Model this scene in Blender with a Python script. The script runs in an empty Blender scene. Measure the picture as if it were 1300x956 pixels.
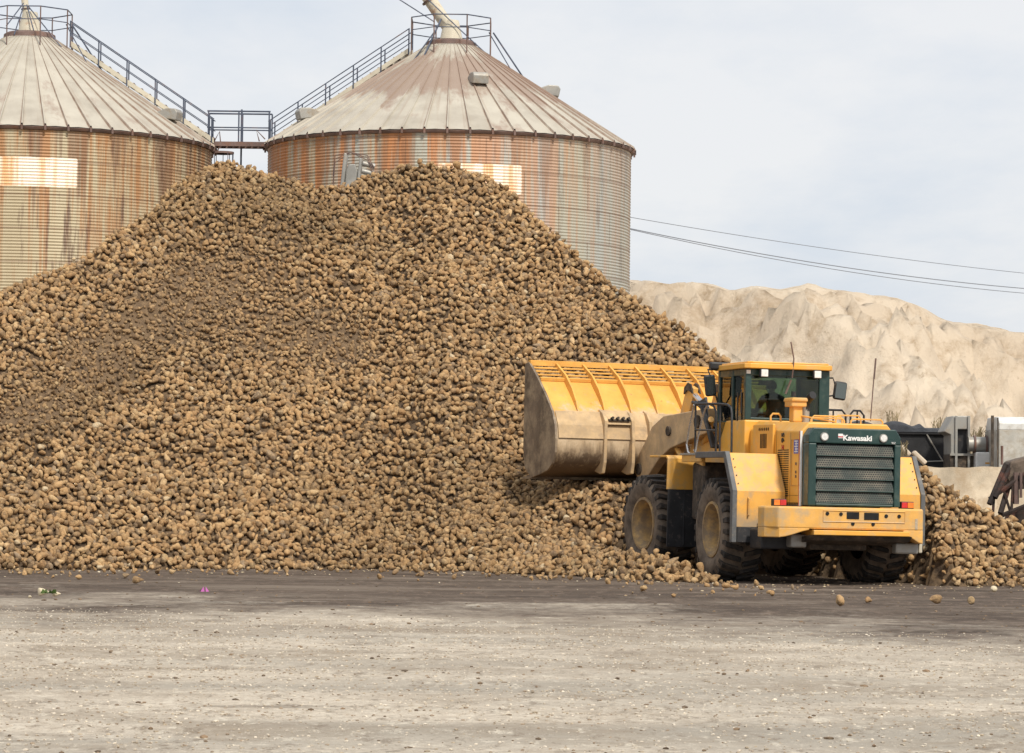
import bpy, bmesh, math, random
import numpy as np
from mathutils import Vector, Matrix, noise as mnoise
random.seed(7); rng = np.random.default_rng(11)
R_ = math.radians; PI = math.pi
S = bpy.context.scene; COL = S.collection

# ------------------------------------------------------------------ camera geometry
F = 4000.; CX, CY, PH = 650., 433., 1.7
PIT = math.atan((618-433)/F); ROLL = R_(.7)
def ray(px, py):
    a = (px-CX)/F; b = (CY-py)/F; c, s = math.cos(ROLL), math.sin(ROLL)
    x = a*c-b*s; y = a*s+b*c
    return (x, math.cos(PIT)-y*math.sin(PIT), math.sin(PIT)+y*math.cos(PIT))
def at(px, py, D):
    d = ray(px, py); k = D/d[1]; return Vector((d[0]*k, D, PH+d[2]*k))
def ground(px, py, z=0):
    d = ray(px, py); k = (z-PH)/d[2]; return Vector((d[0]*k, d[1]*k, z))
def proj(x, y, z):
    z = z-PH; zf = y*math.cos(PIT)+z*math.sin(PIT); u = -y*math.sin(PIT)+z*math.cos(PIT)
    c, s = math.cos(ROLL), math.sin(ROLL)
    return CX+F*(x*c+u*s)/zf, CY-F*(-x*s+u*c)/zf
class Fr:                                   # a heading frame: X = right, Y = forward
    def __init__(s, ox, oy, h): s.o = (ox, oy); s.h = R_(h); s.f = (-math.sin(s.h), math.cos(s.h)); s.r = (math.cos(s.h), math.sin(s.h))
    def onx(s, px, py, r):
        d = ray(px, py); k = (r+s.o[0]*s.r[0]+s.o[1]*s.r[1])/(d[0]*s.r[0]+d[1]*s.r[1])
        X, Y, Z = k*d[0], k*d[1], PH+k*d[2]
        return Vector((r, (X-s.o[0])*s.f[0]+(Y-s.o[1])*s.f[1], Z))
    def ony(s, px, py, f):
        d = ray(px, py); k = (f+s.o[0]*s.f[0]+s.o[1]*s.f[1])/(d[0]*s.f[0]+d[1]*s.f[1])
        X, Y, Z = k*d[0], k*d[1], PH+k*d[2]
        return Vector(((X-s.o[0])*s.r[0]+(Y-s.o[1])*s.r[1], f, Z))
RF = Fr(5.465, 59.266, 15); GF = Fr(4.259, 62.874, 22)

# ------------------------------------------------------------------ materials
def nt(name):
    m = bpy.data.materials.new(name); m.use_nodes = True; t = m.node_tree; t.nodes.clear()
    o = t.nodes.new('ShaderNodeOutputMaterial'); p = t.nodes.new('ShaderNodeBsdfPrincipled')
    t.links.new(p.outputs[0], o.inputs[0]); return m, t, p
class N:
    def __init__(s, t): s.t = t; s.l = t.links.new
    def n(s, typ, **k):
        x = s.t.nodes.new(typ)
        for a, v in k.items(): setattr(x, a, v)
        return x
    def inp(s, sock, v):
        if hasattr(v, 'is_linked') or isinstance(v, bpy.types.NodeSocket): s.l(v, sock)
        else: sock.default_value = v
    def math(s, op, a, b=0., c=None, clamp=False):
        x = s.n('ShaderNodeMath', operation=op, use_clamp=clamp); s.inp(x.inputs[0], a); s.inp(x.inputs[1], b)
        if c is not None: s.inp(x.inputs[2], c)
        return x.outputs[0]
    def noise(s, vec, scale, detail=4, rough=.55, scl=None):
        if scl is not None:
            mp = s.n('ShaderNodeMapping'); mp.inputs['Scale'].default_value = scl; s.l(vec, mp.inputs[0]); vec = mp.outputs[0]
        x = s.n('ShaderNodeTexNoise'); x.inputs['Scale'].default_value = scale; x.inputs['Detail'].default_value = detail
        x.inputs['Roughness'].default_value = rough; s.l(vec, x.inputs['Vector']); return x.outputs['Fac']
    def ramp(s, v, lo, hi, a=0., b=1.):
        x = s.n('ShaderNodeMapRange'); x.clamp = True; s.inp(x.inputs[0], v); s.inp(x.inputs[1], lo); s.inp(x.inputs[2], hi)
        s.inp(x.inputs[3], a); s.inp(x.inputs[4], b); return x.outputs[0]
    def mix(s, f, a, b, blend='MIX'):
        x = s.n('ShaderNodeMix', data_type='RGBA', blend_type=blend); s.inp(x.inputs[0], f)
        for i, v in ((6, a), (7, b)):
            if isinstance(v, tuple): x.inputs[i].default_value = (*v[:3], 1)
            else: s.l(v, x.inputs[i])
        return x.outputs[2]
    def bump(s, h, strength, dist, p):
        x = s.n('ShaderNodeBump'); x.inputs['Strength'].default_value = strength; x.inputs['Distance'].default_value = dist
        s.l(h, x.inputs['Height']); s.l(x.outputs[0], p.inputs['Normal'])
    def coord(s, k='Object'): return s.n('ShaderNodeTexCoord').outputs[k]
    def pos(s): return s.n('ShaderNodeNewGeometry').outputs['Position']
    def xyz(s, v):
        x = s.n('ShaderNodeSeparateXYZ'); s.l(v, x.inputs[0]); return x.outputs

def mat(name, base, rough=.6, metal=0., var=.12, scale=3., dirt=None, bump=.15, spec=.4, low=None):
    """base colour with uneven tone, patches of dirt (colour, scale, lo, hi) and grime growing to the lower part (colour, z0, z1)."""
    m, t, p = nt(name); n = N(t); P = n.pos(); c = tuple(base)
    f1 = n.noise(P, scale, 6)
    dark = tuple(x*(1-var*2.2) for x in c); lite = tuple(min(1, x*(1+var)) for x in c)
    col = n.mix(n.ramp(f1, .32, .68), dark, lite)
    if low:
        lc, z0, z1 = low; z = n.xyz(P)[2]
        w = n.math('ADD', n.ramp(z, z0, z1, 1., 0.), n.math('MULTIPLY', n.math('SUBTRACT', n.noise(P, 2.3, 7, .65), .5), 1.3))
        col = n.mix(n.ramp(w, .3, .75), col, lc)
    if dirt:
        dc, ds, lo, hi = dirt; col = n.mix(n.ramp(n.noise(P, ds, 8, .7), lo, hi), col, dc)
    n.l(col, p.inputs['Base Color']); p.inputs['Metallic'].default_value = metal
    n.l(n.ramp(n.noise(P, 9, 5), .3, .7, max(0, rough-.1), min(1, rough+.12)), p.inputs['Roughness'])
    p.inputs['Specular IOR Level'].default_value = spec
    if bump: n.bump(n.noise(P, 28, 6), bump, .02, p)
    return m

YEL = (.80, .42, .085); DUST = (.40, .30, .19)
M = {}
M['yellow'] = mat('loader_yellow', YEL, .45, var=.08, scale=1.6, dirt=((.50, .34, .17), 5.5, .46, .70), bump=.04, low=(DUST, .9, 1.5), spec=.5)
M['yellow_clean'] = mat('cab_yellow', (.80, .405, .065), .38, var=.06, scale=2, dirt=((.58, .38, .16), 4, .52, .72), bump=.03, spec=.5)
M['yellow_dusty'] = mat('dusty_yellow', (.76, .41, .10), .6, var=.08, scale=3, dirt=((.52, .36, .19), 3.4, .44, .66), bump=.15)
def bucket_mat():
    m, t, p = nt('worn_bucket_paint'); n = N(t); P = n.pos(); z = n.xyz(P)[2]
    yl = n.mix(n.ramp(n.noise(P, 2.2, 7), .35, .65), (.66, .34, .075), (.80, .43, .10)); yl = n.mix(n.ramp(n.noise(P, 6, 7, .7), .55, .7, 0, .7), yl, (.52, .33, .15))
    tan = n.mix(n.ramp(n.noise(P, 3, 8, .7), .35, .65), (.42, .30, .18), (.62, .48, .32))
    w = n.math('ADD', n.ramp(z, 2.85, 3.7, 1., 0.), n.math('MULTIPLY', n.math('SUBTRACT', n.noise(P, 3, 8, .7), .5), 1.5)); c = n.mix(n.ramp(w, .35, .65), yl, tan)
    stk = n.noise(P, 1., 6, .7, (7, 7, .8)); w2 = n.math('ADD', n.ramp(z, 2.05, 2.95, 1., 0.), n.math('MULTIPLY', n.math('SUBTRACT', stk, .5), 1.9))
    c = n.mix(n.ramp(w2, .35, .8, 0, .9), c, (.13, .088, .058))
    c = n.mix(n.ramp(n.noise(P, 11, 6, .7), .65, .70, 0, .75), c, (.10, .065, .04))
    n.l(c, p.inputs['Base Color']); p.inputs['Roughness'].default_value = .6; p.inputs['Specular IOR Level'].default_value = .3
    n.bump(n.noise(P, 5, 9, .7), .35, .05, p); return m
M['bucket'] = bucket_mat()
M['bucket_side'] = mat('bucket_side_steel', (.20, .15, .105), .5, var=.22, scale=2, dirt=((.38, .29, .19), 2.5, .45, .65), bump=.3)
M['arm'] = mat('arm_dusty_paint', (.60, .42, .23), .7, var=.12, scale=3, dirt=((.40, .29, .18), 4, .45, .65), bump=.12)
M['green'] = mat('dark_green_paint', (.018, .05, .046), .35, var=.1, scale=2, dirt=((.07, .10, .085), 4, .52, .75), bump=.03, spec=.5)
M['black'] = mat('black_steel', (.022, .022, .024), .5, var=.15, scale=4, dirt=((.12, .09, .07), 5, .55, .8), bump=.1)
M['frame'] = mat('underbody_grime', (.07, .055, .042), .8, var=.25, scale=4, dirt=((.18, .13, .09), 5, .5, .7), bump=.4)
M['rubberflap'] = mat('rubber_flap', (.035, .036, .04), .6, var=.15, scale=3, dirt=((.15, .125, .11), 9, .56, .72), bump=.1)
M['edge'] = mat('grey_rubber_edge', (.12, .125, .13), .55, var=.1, scale=4, dirt=((.2, .18, .15), 6, .5, .7), bump=.1)
M['tyre'] = mat('tyre_tread_rubber', (.03, .027, .025), .75, var=.2, scale=6, dirt=((.10, .075, .055), 5, .48, .7), bump=.5)
M['sidewall'] = mat('tyre_sidewall', (.11, .085, .065), .9, var=.2, scale=5, dirt=((.22, .17, .125), 3, .40, .65), bump=.3)
M['rim'] = mat('rim_yellow', (.56, .36, .14), .7, var=.12, scale=6, dirt=((.26, .19, .12), 5, .36, .58), bump=.2)
M['white'] = mat('white_plastic', (.8, .8, .78), .3, var=.04, bump=0)
M['lamp'] = mat('lamp_glass', (.78, .78, .74), .15, var=.1, scale=20, bump=0, spec=.8)
M['red'] = mat('red_lens', (.55, .02, .02), .2, var=.1, scale=12, bump=0, spec=.7)
M['orange'] = mat('orange_lens', (.75, .2, .02), .2, var=.1, scale=12, bump=0, spec=.7)
M['blue'] = mat('blue_sticker', (.08, .10, .45), .4, var=.1, bump=0)
M['chrome'] = mat('bright_tube', (.6, .6, .62), .25, metal=.8, var=.1, bump=.1)
M['dark_in'] = mat('dark_opening', (.01, .01, .01), .8, var=.1, bump=0)
M['railblue'] = mat('galvanised_rail', (.10, .12, .17), .6, metal=.3, var=.2, scale=2, dirt=((.22, .12, .08), 2, .55, .7), bump=.1)
M['rustrail'] = mat('rusty_steel', (.17, .115, .10), .75, var=.2, scale=2, dirt=((.20, .10, .065), 2.5, .5, .7), bump=.2)
M['cream'] = mat('cream_steel', (.58, .53, .42), .6, var=.1, scale=1.2, dirt=((.36, .19, .10), 1.4, .56, .7), bump=.1)
M['galv'] = mat('grey_sheet_metal', (.38, .37, .34), .5, metal=.35, var=.12, scale=2, dirt=((.30, .24, .17), 2, .5, .7), bump=.1)
M['silver'] = mat('bright_trailer_metal', (.80, .80, .77), .45, metal=.1, var=.08, scale=2, dirt=((.45, .40, .33), 3, .5, .7), bump=.1)
M['trailer_grey'] = mat('dusty_trailer_side', (.50, .48, .43), .6, var=.1, scale=3, dirt=((.36, .31, .24), 4, .45, .65), bump=.2)
M['tarp'] = mat('black_tarpaulin', (.018, .018, .02), .55, var=.3, scale=3, bump=.4)
M['concrete'] = mat('limy_concrete', (.55, .46, .34), .9, var=.16, scale=1.6, dirt=((.40, .31, .21), 2.2, .46, .62), bump=.5)
M['darktruss'] = mat('dark_rusty_truss', (.035, .024, .02), .8, var=.3, scale=3, dirt=((.12, .05, .035), 2.5, .5, .62), bump=.3)
M['belt'] = mat('earth_caked_belt', (.17, .13, .10), .95, var=.25, scale=5, bump=.5)
M['cloth'] = mat('dark_work_clothes', (.02, .022, .028), .9, var=.15, bump=.2)
M['skin'] = mat('skin', (.36, .2, .14), .6, var=.05, bump=0)
M['hair'] = mat('dark_hair', (.02, .014, .01), .7, var=.1, bump=.1)
M['seat'] = mat('black_seat_vinyl', (.02, .02, .02), .6, var=.1, bump=.1)
M['wood'] = mat('pale_timber', (.62, .52, .40), .8, var=.1, bump=.2)
M['weed'] = mat('dry_weed', (.34, .27, .15), .9, var=.2, bump=0)
M['pink'] = mat('magenta_plastic', (.45, .12, .36), .4, var=.1, bump=0)
M['pale'] = mat('pale_cut_root', (.62, .53, .37), .6, var=.12, scale=12, bump=.2)
M['leafgreen'] = mat('leaf_green', (.06, .10, .02), .7, var=.2, bump=0)
M['wire'] = mat('cable_grey', (.2, .22, .26), .7, var=.05, bump=0)

def glass(name, tint, refl=.12):
    m = bpy.data.materials.new(name); m.use_nodes = True; t = m.node_tree; t.nodes.clear(); n = N(t)
    o = n.n('ShaderNodeOutputMaterial'); g = n.n('ShaderNodeBsdfGlossy'); g.inputs['Roughness'].default_value = .03
    tr = n.n('ShaderNodeBsdfTransparent'); tr.inputs[0].default_value = (*tint, 1)
    df = n.n('ShaderNodeBsdfDiffuse'); df.inputs[0].default_value = (.45, .42, .34, 1)
    fr = n.n('ShaderNodeFresnel'); fr.inputs[0].default_value = 1.5
    mx = n.n('ShaderNodeMixShader'); n.l(n.math('ADD', fr.outputs[0], refl*.3, clamp=True), mx.inputs[0]); n.l(tr.outputs[0], mx.inputs[1]); n.l(g.outputs[0], mx.inputs[2])
    m2 = n.n('ShaderNodeMixShader'); n.l(n.ramp(n.noise(n.pos(), 3, 5), .45, .85, .0, .05), m2.inputs[0]); n.l(mx.outputs[0], m2.inputs[1]); n.l(df.outputs[0], m2.inputs[2])
    n.l(m2.outputs[0], o.inputs[0]); return m
M['glass'] = glass('cab_glass', (.50, .62, .54), 0.)
def mirror_mat():
    m, t, p = nt('mirror_glass'); p.inputs['Base Color'].default_value = (.16, .18, .17, 1); p.inputs['Metallic'].default_value = .9; p.inputs['Roughness'].default_value = .12; return m
M['mirror'] = mirror_mat()

def perforated():
    m, t, p = nt('perforated_grille'); n = N(t); x, y, z = n.xyz(n.coord('Object'))
    s = .045
    zz = n.math('DIVIDE', z, s*.866); row = n.math('FLOOR', zz)
    off = n.math('MULTIPLY', n.math('MODULO', n.math('ABSOLUTE', row), 2.), .5)
    fx = n.math('SUBTRACT', n.math('FRACT', n.math('ADD', n.math('DIVIDE', x, s), off)), .5)
    fz = n.math('SUBTRACT', n.math('FRACT', zz), .5)
    d = n.math('SQRT', n.math('ADD', n.math('MULTIPLY', fx, fx), n.math('MULTIPLY', fz, fz)))
    hole = n.ramp(d, .33, .43, 1., 0.)
    c = n.mix(n.ramp(n.noise(n.pos(), 3, 6), .4, .7), (.035, .055, .046), (.19, .165, .12))
    n.l(n.mix(hole, c, (.004, .004, .004)), p.inputs['Base Color']); p.inputs['Roughness'].default_value = .5
    return m
M['perf'] = perforated()

def silo_wall_mat(name, seed, patch, greyness):
    m, t, p = nt(name); n = N(t)
    uv = n.n('ShaderNodeUVMap').outputs[0]; u, v, _ = n.xyz(uv)      # metres round the wall, metres up
    cmb = n.n('ShaderNodeCombineXYZ'); n.l(u, cmb.inputs[0]); n.l(v, cmb.inputs[1]); cmb.inputs[2].default_value = seed; U = cmb.outputs[0]
    base = n.mix(n.ramp(n.noise(U, 1., 4, .5, (.35, .03, 1)), .35, .65), (.43, .37, .25) if not greyness else (.41, .39, .31), (.37, .39, .39) if greyness else (.41, .34, .22))
    base = n.mix(n.ramp(n.noise(U, 1., 5, .6, (1.2, .12, 1)), .5, .75), base, (.47, .40, .27))
    st = n.noise(U, 1., 5, .65, (2.6, .045, 1)); st2 = n.noise(U, 1., 6, .7, (5.5, .16, 1))
    hgt = n.ramp(n.math('ADD', v, n.math('MULTIPLY', n.noise(U, 1., 4, .6, (1.1, .05, 4.)), 5.)), 8., 17., -.09 if greyness else -.10, .05 if greyness else .035)
    blot = n.math('MULTIPLY', n.math('SUBTRACT', n.noise(U, 1., 7, .7, (.9, .5, 2.)), .5), .22)
    rust = n.ramp(n.math('ADD', n.math('ADD', n.math('ADD', n.math('MULTIPLY', st, .7), n.math('MULTIPLY', st2, .42)), hgt), blot),   .51, .62)
    fade = n.ramp(u, -1., 6.2, 1., .35) if greyness else n.ramp(v, 0., 13., .75, 1.)
    base = n.mix(n.math('MULTIPLY', rust, n.math('MULTIPLY', fade, .9)), base, (.48, .20, .07) if greyness else (.36, .175, .07))
    dk = n.ramp(n.noise(U, 1., 5, .7, (2.6, .22, 1.7)), .55, .64)
    base = n.mix(n.math('MULTIPLY', dk, .8 if not greyness else .35), base, (.12, .065, .045))
    drip = n.ramp(n.math('ADD', n.noise(U, 1., 3, .6, (1.7, .02, 8.)), n.ramp(v, 10.2 if greyness else 9.5, 14., -.12, .09)), .55, .60)
    base = n.mix(n.math('MULTIPLY', drip, .35 if greyness else .6), base, (.18, .10, .06))
    dr = n.ramp(n.noise(U, 1., 4, .8, (9, .7, .4)), .66, .74)
    base = n.mix(n.math('MULTIPLY', dr, .5), base, (.13, .06, .04))
    # ring-sheet joints: thin dark rust lines every 1.12 m, and vertical joints every 2.7 m
    rv = n.math('ADD', u, n.math('MULTIPLY', n.math('FLOOR', n.math('DIVIDE', v, 1.12)), 1.37)); jv = n.math('ABSOLUTE', n.math('SUBTRACT', n.math('FRACT', n.math('DIVIDE', rv, 2.74)), .5))
    base = n.mix(n.math('MULTIPLY', n.ramp(jv, .488, .494), .5), base, (.17, .10, .06))
    jl = n.math('ABSOLUTE', n.math('SUBTRACT', n.math('FRACT', n.math('DIVIDE', v, 1.12)), .5))
    base = n.mix(n.math('MULTIPLY', n.ramp(jl, .46, .49), .45), base, (.16, .085, .05))
    u0, u1, v0, v1 = patch                       # the lighter paint where a sign used to be
    w = n.math('MULTIPLY', n.math('MULTIPLY', n.ramp(u, u0, u0+.12), n.ramp(u, u1-.12, u1, 1., 0.)),
               n.math('MULTIPLY', n.ramp(v, v0, v0+.1), n.ramp(v, v1-.1, v1, 1., 0.)))
    pc = n.mix(n.ramp(n.noise(U, 1., 5, .6, (3.0, .15, 3.)), .46, .6), (.88, .80, .68), (.80, .46, .22))
    base = n.mix(n.math('MULTIPLY', n.ramp(n.math('ADD', w, n.math('MULTIPLY', n.math('SUBTRACT', n.noise(U, 1., 7, .75, (4, .8, 2)), .5), .9)), .35, .75), .85), base, pc)
    n.l(base, p.inputs['Base Color']); p.inputs['Roughness'].default_value = .55; p.inputs['Metallic'].default_value = .12
    return m

def roof_mat(name, seed, amount):
    m, t, p = nt(name); n = N(t)
    uv = n.n('ShaderNodeUVMap').outputs[0]; u, v, _ = n.xyz(uv)      # u: panel number, v: 0 collar .. 1 eave
    cmb = n.n('ShaderNodeCombineXYZ'); n.l(u, cmb.inputs[0]); n.l(v, cmb.inputs[1]); cmb.inputs[2].default_value = seed; U = cmb.outputs[0]
    P = n.coord('Object')
    wn = n.n('ShaderNodeTexWhiteNoise', noise_dimensions='1D'); n.l(n.math('FLOOR', u), wn.inputs['W'])
    base = n.mix(n.ramp(n.noise(P, 1.1, 5), .35, .65), (.34, .305, .25), (.45, .415, .345))
    base = n.mix(n.math('MULTIPLY', wn.outputs[0], .4), base, (.54, .50, .42))
    band = n.math('MULTIPLY', n.ramp(v, .02, .25), n.ramp(v, .45, .72, 1., 0.))
    r = n.ramp(n.math('ADD', n.math('ADD', n.noise(U, 1., 6, .65, (.55, 3.2, 1)), n.math('MULTIPLY', band, .28*amount)), n.math('MULTIPLY', wn.outputs[0], .1)), .62, .74)
    base = n.mix(n.math('MULTIPLY', r, .8), base, (.27, .185, .14))
    base = n.mix(n.ramp(n.noise(U, 1., 7, .7, (2.2, .9, 1)), .55, .68, 0, .6), base, (.30, .22, .16))
    e = n.ramp(n.math('ADD', n.math('ABSOLUTE', n.math('SUBTRACT', n.math('FRACT', u), .5)), n.math('MULTIPLY', n.noise(U, 1., 5, .7, (2, 9, 1)), .14)), .52, .58)
    base = n.mix(n.math('MULTIPLY', e, .9), base, (.22, .13, .09))
    n.l(base, p.inputs['Base Color']); p.inputs['Roughness'].default_value = .6
    n.bump(n.noise(P, 6, 4), .12, .03, p)
    return m

def vcol_mat(name, rough, grain, dusty=True):
    m, t, p = nt(name); n = N(t); a = n.n('ShaderNodeAttribute', attribute_name='col'); P = n.pos()
    oi = n.n('ShaderNodeObjectInfo').outputs['Random']
    c = n.mix(n.ramp(oi, 0, 1, 0, .25), a.outputs['Color'], (.20, .135, .085))
    g = n.noise(P, grain, 5, .65)
    c = n.mix(n.ramp(g, .42, .66, 0, .7), c, (.57, .38, .19))
    c = n.mix(n.ramp(n.noise(P, grain*.7, 4, .65), .53, .63, 0, .75), c, (.18, .125, .075))
    if dusty: c = n.mix(n.ramp(n.noise(P, grain*2.1, 3), .69, .75, 0, .8), c, (.62, .52, .36))
    n.l(c, p.inputs['Base Color']); p.inputs['Roughness'].default_value = rough; p.inputs['Specular IOR Level'].default_value = .2
    n.bump(n.noise(P, grain*1.9, 5, .75), 1., .035, p); return m
M['beet'] = vcol_mat('beet_skin', .85, 13)

def soil_mat():
    m, t, p = nt('soil_with_gap_shade'); n = N(t); P = n.pos()
    a = n.n('ShaderNodeAttribute', attribute_name='col'); c = n.mix(n.ramp(n.noise(P, 5, 8, .7), .35, .7, 0, .55), a.outputs['Color'], (.42, .28, .15)); c = n.mix(n.ramp(n.noise(P, 9, 8, .7), .5, .65, 0, .6), c, (.08, .05, .03))
    n.l(c, p.inputs['Base Color']); p.inputs['Roughness'].default_value = .95; n.bump(n.noise(P, 14, 8, .75), 1., .06, p); return m
M['soil'] = soil_mat()

def hill_mat():
    m, t, p = nt('lime_spoil'); n = N(t); P = n.pos()
    c = n.mix(n.ramp(n.noise(P, .09, 8, .62), .35, .65), (.57, .465, .35), (.69, .59, .465))
    c = n.mix(n.ramp(n.noise(P, .4, 10, .72), .50, .64, 0, .75), c, (.38, .28, .18))
    c = n.mix(n.ramp(n.noise(P, .25, 8, .7, (.5, .5, 2.4)), .60, .68, 0, .75), c, (.68, .60, .49))
    c = n.mix(n.ramp(n.noise(P, .13, 9, .7, (1, 1, 1.6)), .57, .64, 0, .55), c, (.36, .26, .17))
    c = n.mix(n.ramp(n.noise(P, 1.6, 8, .75), .60, .70, 0, .7), c, (.34, .24, .15))
    n.l(c, p.inputs['Base Color']); p.inputs['Roughness'].default_value = .95; p.inputs['Specular IOR Level'].default_value = .1
    n.bump(n.noise(P, 1.4, 14, .78), .8, .32, p); return m
M['hill'] = hill_mat()

def ground_mat():
    m, t, p = nt('yard_ground'); n = N(t); P = n.pos(); x, y, z = n.xyz(P)
    # pale gravel
    g = n.mix(n.ramp(n.noise(P, 9, 8, .75), .35, .65), (.48, .40, .31), (.76, .68, .56))
    g = n.mix(n.ramp(n.noise(P, .35, 6, .6, (.35, 1., 1)), .42, .62), g, (.42, .375, .31))         # worn smooth lanes
    g = n.mix(n.ramp(n.noise(P, .7, 9, .72, (.5, .6, 1)), .48, .63, 0, .75), g, (.34, .275, .205))
    g = n.mix(n.ramp(n.noise(P, 3.5, 8, .78, (1., .5, 1)), .54, .62, 0, .75), g, (.25, .20, .15))
    g = n.mix(n.ramp(n.noise(P, 4.5, 8, .78, (1., .5, 1.3)), .55, .63, 0, .8), g, (.74, .67, .55))
    g = n.mix(n.ramp(n.noise(P, 30, 3, .6), .63, .72, 0, .85), g, (.16, .115, .075))                # crumbs of earth
    g = n.mix(n.ramp(n.noise(P, 22, 3, .6), .64, .70, 0, .8), g, (.72, .66, .56))                   # pale stones
    g = n.mix(n.ramp(n.noise(P, 1.3, 7, .7, (.3, 1., 1)), .58, .68, 0, .6), g, (.22, .18, .14))
    g = n.mix(n.math('MULTIPLY', n.ramp(y, 24, 42), n.ramp(n.noise(P, .5, 8, .7, (.4, .5, 1)), .42, .58, 0, .7)), g, (.32, .265, .205))
    # trodden dark mud in front of the heap
    d = n.mix(n.ramp(n.noise(P, .8, 8, .7, (.3, 1., 1)), .35, .7), (.066, .048, .036), (.165, .125, .095))
    d = n.mix(n.ramp(n.noise(P, 3.2, 8, .78, (1., .5, 1)), .52, .64, 0, .8), d, (.22, .165, .125))
    d = n.mix(n.ramp(n.noise(P, .6, 8, .72, (.3, 1., 1)), .50, .62, 0, .85), d, (.21, .168, .13))
    d = n.mix(n.ramp(n.noise(P, 12, 5, .7), .66, .72, 0, .8), d, (.40, .34, .25))
    edge = n.math('ADD', n.ramp(x, -8, 6, 44.5, 39.0), n.math('MULTIPLY', n.math('SUBTRACT', n.noise(P, .34, 8, .62, (.75, .5, 1)), .5), 34.))
    w = n.ramp(n.math('ADD', n.math('SUBTRACT', y, edge), n.math('MULTIPLY', n.math('SUBTRACT', n.noise(P, 1.6, 9, .78), .5), 26.)), -5.5, 5.5)
    far = n.ramp(y, 84, 90)
    c = n.mix(w, g, d); c = n.mix(far, c, (.52, .43, .32))
    n.l(c, p.inputs['Base Color']); p.inputs['Roughness'].default_value = .9; p.inputs['Specular IOR Level'].default_value = .25
    n.bump(n.noise(P, 16, 9, .75), .8, .05, p); return m
M['ground'] = ground_mat()

def stone_mat():
    m, t, p = nt('gravel_stones'); n = N(t); a = n.n('ShaderNodeAttribute', attribute_name='col')
    n.l(a.outputs['Color'], p.inputs['Base Color']); p.inputs['Roughness'].default_value = .9; return m
M['stone'] = stone_mat()

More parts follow.
